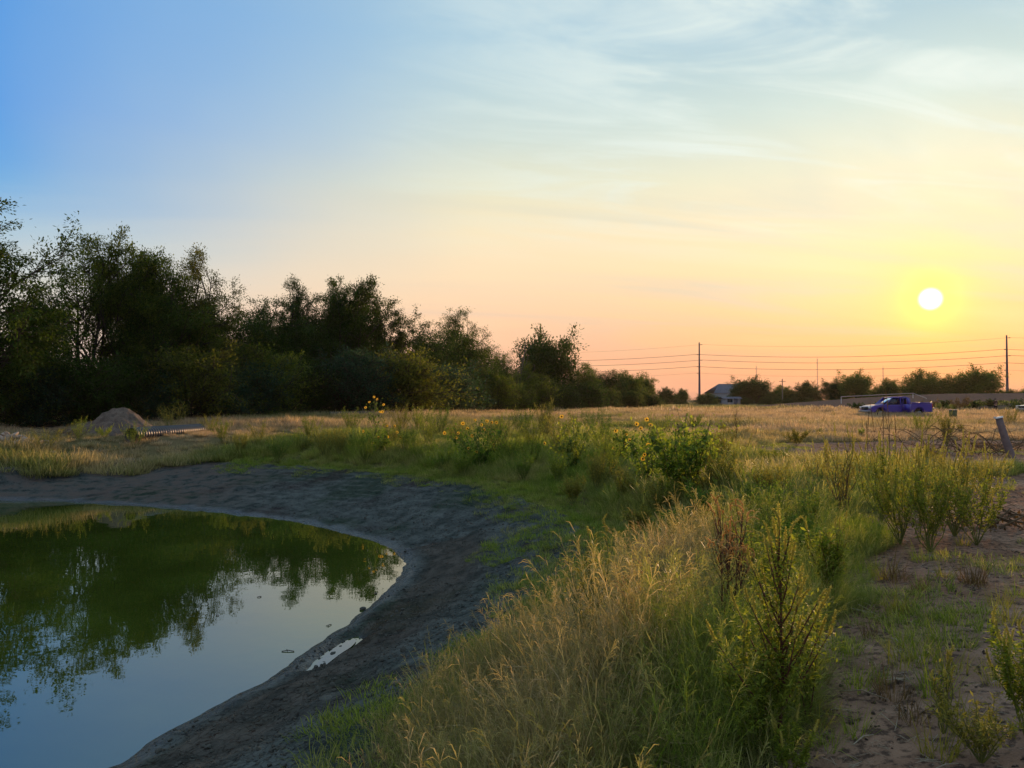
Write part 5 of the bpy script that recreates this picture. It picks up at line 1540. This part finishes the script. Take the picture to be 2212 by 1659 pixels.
# ------------------------------------------------------------------ clods on the mud, straw on the track
def do_litter():
    rs = np.random.RandomState(3)
    M['clod'] = simple('mud_clod', (0.075, 0.072, 0.058), 0.9, 0.4, 30.0)
    M['straw'] = simple('straw_bits', (0.36, 0.29, 0.20), 0.8, 0.4, 30.0)
    cl = [blob(f'clod_{i}', 950 + i, 1, (1, 1, 0.55), 0.5, 'clod') for i in range(4)]
    global cl_lump
    cl_lump = cl
    x, y = sample(42000, 4, 22, rs, -42, 30, power=0.6); m = masks(x, y)
    k = (m[0] > 0.12) & (m[1] < 0.1) & (fbm(x * 1.3, y * 1.3, 3) > -0.05); x, y = x[k], y[k]; mm = tuple(q[k] for q in m)
    s = np.exp(rs.normal(math.log(0.022), 0.55, len(x))); s = np.minimum(s, 0.085)
    scatter('mud_clods', 'small dried clods scattered over the clay bank', np.column_stack([x, y, height(x, y, mm) + s * 0.1]), s, rs.rand(len(x)), cl, rs, 0.5)
    st = []
    for i in range(5):
        G = Geo(); L = 1.0
        for q in range(1 + i % 3):
            a = rs.uniform(0, 3.14); c = rs.uniform(-0.3, 0.3, 2); dx, dy = math.cos(a) * 0.5, math.sin(a) * 0.5
            G.tube(np.array([[c[0] - dx, c[1] - dy, 0.03], [c[0], c[1], 0.06 + 0.08 * rs.rand()], [c[0] + dx, c[1] + dy, 0.03]]), 0.020, 3)
        st.append(G.mesh(f'straw_{i}', [M['straw']]))
    x, y = sample(16000, 2.5, 16, rs, -8, 42, power=0.6); m = masks(x, y)
    k = (m[2] < 0.15) & (m[1] > 0.6) & (rs.rand(len(x)) < 0.55); x, y = x[k], y[k]; mm = tuple(q[k] for q in m)
    scatter('straw_litter', 'bits of straw and stalk littering the bare track', np.column_stack([x, y, height(x, y, mm)]), np.exp(rs.normal(math.log(0.045), 0.5, len(x))), rs.rand(len(x)), st, rs, 0.25)
    cl2 = [blob(f'pebble_{i}', 970 + i, 1, (1, 1, 0.6), 0.5, 'pile') for i in range(4)]
    x, y = sample(14000, 2.5, 18, rs, -8, 42, power=0.6); m = masks(x, y)
    k = (m[2] < 0.1) & (m[1] > 0.6) & (fbm(x * 2, y * 2, 2) > 0); x, y = x[k], y[k]; mm = tuple(q[k] for q in m)
    s = np.minimum(np.exp(rs.normal(math.log(0.016), 0.5, len(x))), 0.05)
    scatter('soil_crumbs', 'crumbs of dry soil and pebbles on the bare track', np.column_stack([x, y, height(x, y, mm)]), s, rs.rand(len(x)), cl2, rs, 0.5)


do_litter()

for i, (px, py, s_, lab) in enumerate(((784, 1317, .10, 'dark mud lump lying in the shallow water by the pond edge'), (718, 1414, .07, 'dark mud lump standing in the puddle'), (735, 1398, .05, 'small mud lump at the upper end of the puddle'), (700, 1432, .04, 'smallest mud lump at the lower end of the puddle'),
                                       (812, 1283, .05, 'small mud lump at the waterline above the puddle'))):
    q = hit(px, py, WZ); o = obj('mud_lump', cl_lump[i % 4], None, (q[0], q[1], WZ + s_ * 0.18), (0, 0, i), (s_ * 1.5, s_ * 1.1, s_ * 1.2)); props(o, lab, 'mud lump', 'mud lumps at the water edge')
for i, (px, py, L, lab) in enumerate(((622, 1408, .08, 'forked twig floating on the pond away from the bank'), (712, 1352, .05, 'short twig floating near the puddle side of the pond'), (470, 1330, .03, 'bit of leaf floating in the middle of the pond'), (560, 1290, .035, 'second bit of leaf floating below the reflected trees'))):
    q = hit(px, py, WZ); G = Geo(); G.tube(np.array([[-L, 0, 0.004], [0, L * .2, 0.012], [L, 0, 0.004]]), 0.006, 4); G.tube(np.array([[0, L * .2, 0.01], [-L * .5, L * .9, 0.006]]), 0.004, 4)
    props(obj('floating_twig', G.mesh('floating_twig', [M['deadwood']]), None, (q[0], q[1], WZ + 0.002), (0, 0, i * 1.3)), lab, 'twig', 'bits floating on the pond')

# ------------------------------------------------------------------ poles, power lines, masts
M['steel'] = simple('dark_weathering_steel', (0.055, 0.038, 0.060), 0.6, 0.2, 1.0, metallic=0.2)
M['wire'] = simple('wire', (0.10, 0.075, 0.06), 0.7, 0.1)
M['mast'] = simple('mast_steel', (0.30, 0.20, 0.19), 0.7, 0.1)
M['wood'] = simple('service_pole_wood', (0.12, 0.09, 0.07), 0.9, 0.2)
PH = [16.2, 14.4, 12.3]
poles = [(at(966, 275), 'steel pole hidden in the trees left of the others', 19.5), (at(1511, 245), 'tall dark tapered steel power pole left of the barn roof', 20.2), (at(2176, 220), 'tall dark tapered steel power pole near the right edge', 20.4), (at(2960, 197), 'steel pole beyond the right edge', 20.2)]
tops = []
for (x, y), lab, h in poles:
    z = H1(x, y, fine=False)
    e = empty('power_pole', (x, y, z), 0, lab, 'power pole', 'steel power poles along the horizon')
    G = Geo(); G.tube(np.array([[0, 0, -0.3], [0, 0, h * 0.5], [0, 0, h]]), [0.42, 0.30, 0.20], 12)
    obj('shaft', G.mesh('shaft', [M['steel']], True), e)
    tt = []
    for k, ph in enumerate(PH + [h - 0.8, 10.2]):
        s = 1 if k % 2 else -1
        G = Geo(); G.tube(np.array([[0, 0, ph], [s * 0.55, -0.2, ph + 0.05], [s * 0.95, -0.35, ph + 0.12]]), [0.07, 0.06, 0.05], 5)
        for q in range(4): G.tube(np.array([[s * (0.45 + 0.12 * q), -0.2, ph + 0.04], [s * (0.49 + 0.12 * q), -0.2, ph + 0.05]]), 0.13, 6)
        obj('insulator', G.mesh('insulator', [M['steel']]), e)
        tt.append((x + s * 0.95, y - 0.35, z + ph + 0.12))
    tops.append(tt)
wn_ = ['upper', 'middle', 'lower', 'faint topmost', 'faint lowest']
span = ['left of the first steel pole', 'between the two steel poles', 'right of the second steel pole']
for s_ in range(3):
    for k in range(5):
        a, b = np.array(tops[s_][k]), np.array(tops[s_ + 1][k]); t = np.linspace(0, 1, 25)[:, None]
        Q = a * (1 - t) + b * t; Q[:, 2] -= 4 * 1.5 * (t * (1 - t))[:, 0]
        G = Geo(); G.tube(Q - a, 0.050 if k < 3 else 0.020, 4)
        props(obj('power_line', G.mesh('power_line', [M['wire']], True), None, tuple(a)), f'{wn_[k]} power line {span[s_]}', 'power line', 'power lines')
for px, top, lab in ((1634, 790, 'short thin radio mast above the broad tree by the barn'), (1766, 774, 'tallest thin radio mast in the middle of the horizon'), (1908, 792, 'thin radio mast left of the dome shaped tree')):
    D = 700; x, y = at(px, D); h = zat(top, D); G = Geo(); w = 0.42
    for k in range(3):
        a = k * 2.094; G.tube(np.array([[w * math.cos(a), w * math.sin(a), 0], [w * math.cos(a), w * math.sin(a), h]]), 0.075, 4)
    for i in range(int(h / 1.2)):
        for k in range(3):
            a, b = k * 2.094, (k + 1) * 2.094
            G.tube(np.array([[w * math.cos(a), w * math.sin(a), i * 1.2], [w * math.cos(b), w * math.sin(b), i * 1.2 + 1.2]]), 0.05, 3, cap=False)
    e = empty('radio_mast', (x, y, 0), 0, lab, 'radio mast', 'radio masts on the horizon')
    obj('lattice', G.mesh('lattice', [M['mast']]), e)
    G = Geo(); G.tube(np.array([[0, 0, h], [0, 0, h + 1.6]]), 0.06, 5); obj('antenna', G.mesh('antenna', [M['mast']]), e)
x, y = at(1690, 186); G = Geo(); G.tube(np.array([[0, 0, 0], [0, 0, 6.8]]), [0.16, 0.11], 8)
e = empty('service_pole', (x, y, 0), 0, 'thin wooden service pole in front of the low trees', 'service pole')
obj('pole', G.mesh('pole', [M['wood']], True), e)
G = Geo(); G.box((0, 0, 6.2), (1.6, 0.1, 0.12)); obj('crossarm', G.mesh('crossarm', [M['wood']]), e)

# ------------------------------------------------------------------ barn, shed, rail frame
M['roof'] = simple('blue_grey_metal_roof', (0.075, 0.085, 0.115), 0.65, 0.1, 0.6)
M['wallm'] = simple('pale_siding', (0.26, 0.26, 0.27), 0.7, 0.08, 1.0)
M['glass'] = simple('dark_glass', (0.02, 0.025, 0.03), 0.08, 0.1)


def barn(name, px, D, w, dp, eave, ridge, label, ribs, hip=0.0, door=True):
    x, y = at(px, D); e = empty(name, (x, y, 0), 0, label, 'building')
    G = Geo(); G.box((0, 0, eave / 2), (w, dp, eave)); obj('wall', G.mesh('wall', [M['wallm']]), e)
    G = Geo(); a, b = w / 2 + 0.4, dp / 2 + 0.4
    h0, h1 = -a + hip, a - hip
    V = [(-a, -b, eave), (a, -b, eave), (a, b, eave), (-a, b, eave), (h0, 0, ridge), (h1, 0, ridge)]
    G.add(V, [[0, 1, 5, 4], [2, 3, 4, 5]]); G.add(V, [[1, 2, 5], [3, 0, 4], [0, 2, 1], [0, 3, 2]])
    rf_ = obj('roof', G.mesh('roof', [M['roof']]), e)
    for i in range(ribs):
        u = (i + 0.5) / ribs; xx = -a + 2 * a * u; xt = h0 + (h1 - h0) * u
        g = Geo(); g.tube(np.array([[xx, -b, eave + 0.04], [xt, 0, ridge + 0.04]]), 0.05, 4, cap=False)
        obj('roof_seam', g.mesh('roof_seam', [M['roof']]), rf_)
    if door:
        g = Geo(); g.box((w * 0.2, -dp / 2 - 0.03, 1.05), (0.95, 0.05, 2.1)); obj('door', g.mesh('door', [M['roof']]), e)
        g = Geo(); g.box((-w * 0.15, -dp / 2 - 0.03, 1.5), (1.2, 0.05, 0.8)); obj('window', g.mesh('window', [M['glass']]), e)
    return e


bb = barn('barn', 1592, 235, 17, 12, 3.7, 6.6, 'big barn with a blue grey metal roof half hidden by trees', 14, hip=3.2, door=False)
barn('shed', 1578, 180, 3.8, 3.0, 1.9, 2.4, 'small pale shed with a low roof among the dark trees', 6)
M['rail'] = simple('galvanised_rail', (0.45, 0.36, 0.30), 0.6, 0.1)
D = 122; x0, _ = at(1817, D); x1, _ = at(1945, D - 4); zt = zat(857, D)
e = empty('rail_frame', (x0, D, H1(x0, D, fine=False)), 0, 'low metal rail frame standing on the left part of the embankment', 'railing')
bz_ = H1(x0, D, fine=False)
for nm, pts in (('post', [(x0, D, bz_ - 0.2), (x0, D, zt)]), ('top_rail', [(x0, D, zt), (x0 + 11, D - 1, zt + 0.55), (x1 + 4, D - 4, zt - 0.25)]), ('post', [(x1 + 4, D - 4, H1(x1 + 4, D - 4, fine=False) - 0.2), (x1 + 4, D - 4, zt - 0.25)]),
                ('post', [(x0 + 11, D - 1, H1(x0 + 11, D - 1, fine=False) - 0.2), (x0 + 11, D - 1, zt + 0.55)])):
    G = Geo(); G.tube(np.array(pts) - np.array([x0, D, bz_]), 0.06, 6); obj(nm, G.mesh(nm, [M['rail']]), e)


# ------------------------------------------------------------------ vehicles
def carpaint(name, rgb, metallic=0.4):
    m, w, out = newmat(name)
    g = w.n.new('ShaderNodeTexCoord').outputs['Object']
    dust = w.rng(w.noise(g, 2.0, 4.0, 0.6), 0.45, 0.75, 0.0, 0.06)
    col = w.mix(dust, tuple(rgb) + (1,), (0.22, 0.17, 0.13, 1))
    b = principled(w, out, col, 0.28, Metallic=metallic)
    b.inputs['Coat Weight'].default_value = 0.5; b.inputs['Coat Roughness'].default_value = 0.06
    return m


M['blue'] = carpaint('blue_paint', (0.016, 0.006, 0.26), 0.0)
M['white'] = carpaint('white_paint', (0.72, 0.72, 0.74), 0.0)
M['rubber'] = simple('tyre_rubber', (0.018, 0.018, 0.018), 0.9, 0.1)
M['rim'] = simple('alloy_rim', (0.14, 0.14, 0.15), 0.4, 0.1, metallic=0.5)
M['trim'] = simple('black_trim', (0.02, 0.02, 0.022), 0.6, 0.1)
M['seat'] = simple('cab_upholstery', (0.05, 0.035, 0.035), 0.9, 0.2)
M['chrome'] = simple('chrome_bumper', (0.25, 0.25, 0.26), 0.35, 0.05, metallic=0.6)
M['lamp'] = simple('headlight_lens', (0.7, 0.7, 0.68), 0.1, 0.05)
M['redlamp'] = simple('tail_light_lens', (0.35, 0.02, 0.015), 0.2, 0.05)


def side_panel(profile, y0, y1, bev=0.03):
    """extrude a side-view outline (x, z) across the width with a small bevel"""
    bm = bmesh.new()
    vs = [bm.verts.new((x, y0, z)) for x, z in profile]
    f = bm.faces.new(vs)
    r = bmesh.ops.extrude_face_region(bm, geom=[f])
    bmesh.ops.translate(bm, verts=[v for v in r['geom'] if isinstance(v, bmesh.types.BMVert)], vec=(0, y1 - y0, 0))
    bmesh.ops.recalc_face_normals(bm, faces=bm.faces)
    if bev: bmesh.ops.bevel(bm, geom=[e for e in bm.edges], offset=bev, segments=5, affect='EDGES', clamp_overlap=True)
    return bm


def bm_mesh(bm, name, mat):
    for f in bm.faces: f.smooth = len(f.verts) <= 4 and f.calc_area() < 0.35
    bmesh.ops.triangulate(bm, faces=[f for f in bm.faces if len(f.verts) > 4])
    me = bpy.data.meshes.new(name); bm.to_mesh(me); bm.free(); me.materials.append(M[mat])
    return me


def arch(cx_, r, z0, n=9, rev=False):
    a = np.linspace(math.pi, 0, n)
    p = [(cx_ + r * math.cos(t), z0 + r * math.sin(t)) for t in a]
    return p[::-1] if rev else p


def vehicle(kind, x, y, rz, paint, label, group='vehicles parked in the field'):
    """front of the vehicle towards local -X; length 5.8 m (pickup) or 5.0 m (wagon)"""
    e = empty('pickup_truck' if kind == 'pickup' else 'suv', (x, y, H1(x, y, fine=False)), rz, label, 'pickup' if kind == 'pickup' else 'car', group)
    L = 5.85 if kind == 'pickup' else 5.0; W2 = 0.98
    f, b = -L / 2, L / 2
    wf, wb, wr = f + 0.98, b - (1.25 if kind == 'pickup' else 1.0), 0.40
    zb = 0.48
    lower = [(f + 0.06, zb + 0.02)] + arch(wf, 0.47, zb) + arch(wb, 0.47, zb) + [(b - 0.05, zb + 0.05), (b, 0.75), (b, 1.30)]
    if kind == 'pickup': lower += [(f + 3.9, 1.30), (f + 3.88, 1.18), (f + 1.62, 1.18)]
    else: lower += [(b - 0.05, 1.12), (f + 1.4, 1.12)]
    lower += [(f + 1.35, 1.22 if kind == 'pickup' else 1.12), (f + 0.55, 1.14 if kind == 'pickup' else 1.02), (f + 0.12, 1.02 if kind == 'pickup' else .92), (f, 0.80)]
    obj('body', bm_mesh(side_panel(lower, -W2, W2, 0.09), 'body', paint), e)
    if kind == 'pickup':      # the open load bed: a dark floor pan between raised rails
        G = Geo(); G.box((f + 4.88, 0, 1.315), (1.75, 1.55, 0.03)); obj('load_bed', G.mesh('load_bed', [M['trim']]), e)
        for s in (-1, 1):
            G = Geo(); G.box((f + 4.87, s * 0.93, 1.345), (1.92, 0.09, 0.09)); obj('bed_rail', G.mesh('bed_rail', [M[paint]]), e)
        G = Geo(); G.box((b + 0.26, 0, 0.86), (0.52, 1.5, 0.06)); obj('tailgate', G.mesh('tailgate', [M['chrome']]), e)
    c0, c1, c2, c3 = (f + 1.42, f + 2.20, f + 3.62, f + 3.86) if kind == 'pickup' else (f + 1.3, f + 2.1, b - 0.75, b - 0.25)
    zs, zr = (1.19, 1.88) if kind == 'pickup' else (1.13, 1.75)
    roof = [(c1 - 0.05, zr - 0.03), (c1 + 0.25, zr + 0.03), (c2 - 0.2, zr + 0.04), (c2 + 0.12, zr - 0.01), (c2 + 0.10, zr - 0.10), (c1 - 0.02, zr - 0.11)]
    obj('roof', bm_mesh(side_panel(roof, -0.78, 0.78, 0.055), 'roof', paint), e)

    def bar(nm, p, q, w, mt, m_=paint):
        G = Geo(); G.tube(np.array([p, q]), w, 4); return obj(nm, G.mesh(nm, [M[mt]]), e)
    for s in (-1, 1):
        bar('pillar', (c0, s * 0.90, zs - 0.04), (c1, s * 0.74, zr - 0.04), 0.045, paint)
        bar('pillar', (c1 + 0.72, s * 0.91, zs - 0.04), (c1 + 0.72, s * 0.76, zr - 0.05), 0.055, paint)
        G = Geo(); V = [(c3, s * 0.93, zs - 0.05), (c3 - 0.35, s * 0.93, zs - 0.05), (c2 - 0.12, s * 0.76, zr - 0.04), (c2 + 0.1, s * 0.76, zr - 0.04),
                        (c3, s * 0.84, zs - 0.05), (c3 - 0.35, s * 0.84, zs - 0.05), (c2 - 0.12, s * 0.68, zr - 0.04), (c2 + 0.1, s * 0.68, zr - 0.04)]
        G.add(V, [[0, 1, 2, 3], [7, 6, 5, 4], [0, 3, 7, 4], [1, 5, 6, 2], [2, 6, 7, 3], [0, 4, 5, 1]]); obj('pillar', G.mesh('rear_pillar', [M[paint]]), e)
        # side glass
        for gx0, gx1, gt0, gt1 in ((c0 + 0.12, c1 + 0.66, c1 + 0.03, c1 + 0.66), (c1 + 0.80, c3 - 0.38, c1 + 0.78, c2 - 0.15)):
            if s == -1 and kind == 'pickup' and gx0 > c1: continue
            G = Geo(); V = [(gx0, s * 0.895, zs), (gx1, s * 0.895, zs), (gt1, s * 0.755, zr - 0.08), (gt0, s * 0.755, zr - 0.08)]
            G.add(V + [(a_, b_ - s * 0.015, c_) for a_, b_, c_ in V], [[0, 1, 2, 3], [7, 6, 5, 4], [0, 3, 7, 4], [1, 5, 6, 2], [2, 6, 7, 3], [0, 4, 5, 1]])
            obj('side_window', G.mesh('side_window', [M['cabglass']]), e)
    for nm, xa, xb_ in (('windshield', c0, c1), ('rear_window', c3, c2 + 0.08)):
        G = Geo(); V = [(xa, -0.84, zs), (xa, 0.84, zs), (xb_, 0.70, zr - 0.06), (xb_, -0.70, zr - 0.06)]
        G.add(V + [(a_ + 0.02, b_, c_) for a_, b_, c_ in V], [[0, 1, 2, 3], [7, 6, 5, 4], [0, 3, 7, 4], [1, 5, 6, 2], [2, 6, 7, 3], [0, 4, 5, 1]]); obj(nm, G.mesh(nm, [M['cabglass']]), e)
    G = Geo(); G.box(((c0 + c3) / 2 + 0.25, 0, 1.15), (1.9, 1.5, 0.12)); obj('bench_seat', G.mesh('bench_seat', [M['seat']]), e)
    for xx in (c1 + 0.55, c1 + 1.45):
        for s in (-1, 1):
            G = Geo(); G.box((xx, s * 0.38, 1.42), (0.16, 0.5, 0.52)); obj('seat_back', G.mesh('seat_back', [M['seat']]), e)
    if kind == 'pickup':
        # rear-hinged back door standing open on the side towards the camera, dark panel behind it
        G = Geo(); G.box((c1 + 1.17, -W2 - 0.004, 0.90), (0.78, 0.03, 0.72)); obj('doorway_shade', G.mesh('doorway_shade', [M['trim']]), e)  # black panel on the solid body, painted shade for the open cab
        dr = empty('rear_door', (c1 + 0.80, -W2 - 0.01, 0.52)); dr.parent = e; dr.rotation_euler = (0, 0, R(-68)); dr['label'] = 'open rear door'
        G = Geo(); G.box((0.40, 0, 0.36), (0.80, 0.07, 0.72)); obj('door_panel', G.mesh('door_panel', [M[paint]]), dr)
        G = Geo(); G.tube(np.array([[0.02, 0, 0.72], [0.05, 0.1, 1.28], [0.66, 0.1, 1.28], [0.78, 0, 0.72]]), 0.03, 4); obj('door_frame', G.mesh('door_frame', [M[paint]]), dr)
        G = Geo(); G.box((0.12, -0.05, 0.55), (0.16, 0.03, 0.04)); obj('handle', G.mesh('handle', [M['chrome']]), dr)
    for xx, s in ((wf, -1), (wf, 1), (wb, -1), (wb, 1)):
        w = empty('wheel', (xx, s * 0.84, wr)); w.parent = e
        G = Geo(); G.tube(np.array([[0, -0.12, 0], [0, -0.10, 0], [0, 0.10, 0], [0, 0.12, 0]]), [0.36, 0.40, 0.40, 0.36], 22); obj('tyre', G.mesh('tyre', [M['rubber']], True), w)
        G = Geo(); G.tube(np.array([[0, s * 0.115, 0], [0, s * 0.128, 0]]), 0.23, 16)
        for q in range(6): G.tube(np.array([[0, s * 0.135, 0], [0.21 * math.cos(q * 1.047), s * 0.135, 0.21 * math.sin(q * 1.047)]]), 0.022, 4)
        obj('rim', G.mesh('rim', [M['rim']]), w)
    for s in (-1, 1):
        G = Geo(); G.box((f + 0.06, s * 0.74, 0.93), (0.14, 0.34, 0.18)); obj('headlight', G.mesh('headlight', [M['lamp']]), e)
        G = Geo(); G.box((b - 0.02, s * 0.90, 1.08), (0.08, 0.15, 0.36)); obj('tail_light', G.mesh('tail_light', [M['redlamp']]), e)
        G = Geo(); G.box((c0 + 0.25, s * 1.08, 1.26), (0.12, 0.2, 0.17)); obj('side_mirror', G.mesh('side_mirror', [M['trim']]), e)
        G = Geo(); G.box((c1 + 0.55, -W2 - 0.02 if s < 0 else W2 + 0.02, 1.02), (0.16, 0.03, 0.04)); obj('door_handle', G.mesh('door_handle', [M['trim']]), e)
    G = Geo(); G.box((f - 0.03, 0, 0.58), (0.16, 1.86, 0.20)); obj('front_bumper', G.mesh('front_bumper', [M['chrome']]), e)
    G = Geo(); G.box((b + 0.03, 0, 0.58), (0.14, 1.80, 0.16)); obj('rear_bumper', G.mesh('rear_bumper', [M['chrome']]), e)
    G = Geo(); G.box((f - 0.005, 0, 0.86), (0.05, 1.1, 0.26)); obj('grille', G.mesh('grille', [M['trim']]), e)
    return e


def mat_cabglass():
    m, w, out = newmat('cab_glass')
    g = w.n.new('ShaderNodeBsdfGlossy'); g.inputs['Roughness'].default_value = 0.03; g.inputs[0].default_value = (0.9, 0.9, 0.9, 1)
    t = w.n.new('ShaderNodeBsdfTransparent'); t.inputs[0].default_value = (0.62, 0.66, 0.66, 1)
    fr = w.n.new('ShaderNodeFresnel'); fr.inputs[0].default_value = 1.5
    mx = w.n.new('ShaderNodeMixShader'); w.l.new(fr.outputs[0], mx.inputs[0]); w.l.new(t.outputs[0], mx.inputs[1]); w.l.new(g.outputs[0], mx.inputs[2]); w.l.new(mx.outputs[0], out.inputs[0])
    return m


M['cabglass'] = mat_cabglass()
tx_, ty_ = at(1934, 70)
vehicle('pickup', tx_, ty_, R(4), 'blue', 'blue pickup with its rear door open parked in the pale field')
sx_, sy_ = at(2240, 84)
vehicle('wagon', sx_ + 0.6, sy_, R(8), 'white', 'white car cut off by the right edge of the photo')


# ------------------------------------------------------------------ the standing person
def skin(name, joints, edges, mats, parent, sub=1):
    me = bpy.data.meshes.new(name)
    me.from_pydata([j[:3] for j in joints], edges, []); me.update()
    o = obj(name, me, parent)
    md = o.modifiers.new('skin', 'SKIN'); md.use_smooth_shade = True
    sv = me.skin_vertices[0].data
    for i, j in enumerate(joints):
        r_ = j[3] if len(j) == 4 else j[3:]
        sv[i].radius = (r_, r_) if not hasattr(r_, '__len__') else tuple(r_)
        sv[i].use_root = (i == 0)
    s2 = o.modifiers.new('sub', 'SUBSURF'); s2.levels = sub; s2.render_levels = sub
    me.materials.append(mats)
    return o


M['skin'] = simple('skin', (0.36, 0.20, 0.14), 0.6, 0.1)
M['jacket'] = simple('dark_brown_shirt', (0.055, 0.028, 0.024), 0.9, 0.2)
M['trouser'] = simple('dark_trousers', (0.030, 0.024, 0.028), 0.9, 0.2)
M['hair'] = simple('dark_hair', (0.02, 0.014, 0.01), 0.8, 0.2)
gx_, gy_ = at(2150, 95)
pe = empty('person', (gx_, gy_, H1(gx_, gy_, fine=False)), R(-6), 'person in dark clothes standing with folded arms and feet apart', 'person')
# pelvis, spine, neck, head; legs; folded arms
J = [(0, 0, 0.98, .14, .11), (0, 0, 1.15, .14, .10), (0, -.01, 1.34, .17, .11), (0, 0, 1.47, .09, .08), (0, 0, 1.53, .052, .055), (0, -.01, 1.62, .078, .09), (0, -.01, 1.72, .07, .085),
     (-.10, 0, .88, .095, .095), (-.14, -.01, .50, .062, .065), (-.17, .02, .09, .042, .045), (-.19, -.13, .04, .04, .03),
     (.10, 0, .88, .095, .095), (.14, -.01, .50, .062, .065), (.17, .02, .09, .042, .045), (.19, -.13, .04, .04, .03),
     (-.19, 0, 1.42, .058, .058), (-.25, -.03, 1.17, .045, .045), (-.05, -.20, 1.20, .034, .034), (.06, -.22, 1.23, .04, .02),
     (.19, 0, 1.42, .058, .058), (.25, -.03, 1.17, .045, .045), (.06, -.20, 1.16, .034, .034), (-.06, -.22, 1.17, .04, .02)]
E_ = [(0, 1), (1, 2), (2, 3), (3, 4), (4, 5), (5, 6), (0, 7), (7, 8), (8, 9), (9, 10), (0, 11), (11, 12), (12, 13), (13, 14), (3, 15), (15, 16), (16, 17), (17, 18), (3, 19), (19, 20), (20, 21), (21, 22)]
skin('body', [(j[0], j[1], j[2], j[3], j[4]) for j in J], E_, M['skin'], pe)


def sub_skin(name, idx, grow, mat):
    mp = {k: i for i, k in enumerate(idx)}
    return skin(name, [(J[k][0], J[k][1], J[k][2], J[k][3] + grow, J[k][4] + grow) for k in idx], [(mp[a], mp[b]) for a, b in E_ if a in mp and b in mp], M[mat], pe)


sub_skin('shirt', [0, 1, 2, 3, 15, 16, 17, 19, 20, 21], 0.018, 'jacket')
sub_skin('trousers', [0, 7, 8, 9, 11, 12, 13], 0.020, 'trouser')
G = Geo(); G.tube(np.array([[0, .02, 1.66], [0, .01, 1.72], [0, .0, 1.78], [0, 0, 1.80]]), [.088, .094, .065, .02], 12); obj('hair', G.mesh('hair', [M['hair']], True), pe)
for s in (-1, 1):
    G = Geo(); G.box((s * .19, -.07, .05), (.10, .30, .10), taper=.8); obj('boot', G.mesh('boot', [M['trim']]), pe)
    G = Geo(); G.tube(np.array([[s * .03, -.088, 1.66], [s * .03, -.096, 1.66]]), .010, 8); obj('eye', G.mesh('eye', [M['hair']]), pe)
    G = Geo(); G.tube(np.array([[s * .080, -.0, 1.64], [s * .092, .01, 1.66]]), .022, 6); obj('ear', G.mesh('ear', [M['skin']]), pe)
G = Geo(); G.tube(np.array([[0, -.085, 1.66], [0, -.112, 1.625], [0, -.09, 1.615]]), [.009, .015, .01], 6); obj('nose', G.mesh('nose', [M['skin']]), pe)
G = Geo(); G.box((0, -.094, 1.585), (.045, .012, .010)); obj('mouth', G.mesh('mouth', [M['jacket']]), pe)
for s, bxx in ((-1, (.06, -.22, 1.23)), (1, (-.06, -.22, 1.17))):
    for q in range(4):
        G = Geo(); y0 = bxx[1] - 0.01; x0_ = bxx[0] - s * 0.03; z0_ = bxx[2] + 0.026 - q * 0.018
        ln = (0.055, 0.065, 0.06, 0.045)[q]
        G.tube(np.array([[x0_, y0, z0_], [x0_ - s * ln * .55, y0 - .006, z0_], [x0_ - s * ln, y0 + .018, z0_ - .004]]), [.0095, .009, .007], 6); obj('finger', G.mesh('finger', [M['skin']], True), pe)
    G = Geo(); G.tube(np.array([[bxx[0] + s * 0.01, bxx[1] - .01, bxx[2] + .03], [bxx[0] - s * .015, bxx[1] - .02, bxx[2] + .06]]), [.011, .008], 6); obj('thumb', G.mesh('thumb', [M['skin']], True), pe)

# two weathered utility boxes in the field near the tailgate
M['box'] = simple('green_box_paint', (0.10, 0.11, 0.05), 0.7, 0.2)
x, y = at(2058, 62); e = empty('utility_box', (x, y, H1(x, y)), 0.2, 'olive utility pedestal with a pale lid standing in the field', 'utility box')
G = Geo(); G.box((0, 0, 0.38), (0.42, 0.4, 0.80)); obj('cabinet', G.mesh('cabinet', [M['box']]), e)
G = Geo(); G.box((0, 0, 0.81), (0.50, 0.5, 0.05)); obj('lid', G.mesh('lid', [M['wallm']]), e)


# ------------------------------------------------------------------ evening haze in the air
hm = bpy.data.materials.new('haze'); hm.use_nodes = True; hm.node_tree.nodes.clear()
ho = hm.node_tree.nodes.new('ShaderNodeOutputMaterial'); hv = hm.node_tree.nodes.new('ShaderNodeVolumePrincipled')
hv.inputs['Color'].default_value = (0.95, 0.86, 0.72, 1); hv.inputs['Density'].default_value = HAZE; hv.inputs['Anisotropy'].default_value = 0.45
hm.node_tree.links.new(hv.outputs[0], ho.inputs['Volume'])
G = Geo(); G.box((0, 600, 21), (3000, 2400, 48)); ho_ = obj('haze', G.mesh('haze', [hm])); props(ho_, 'thin warm evening haze over the whole field', kind='stuff')
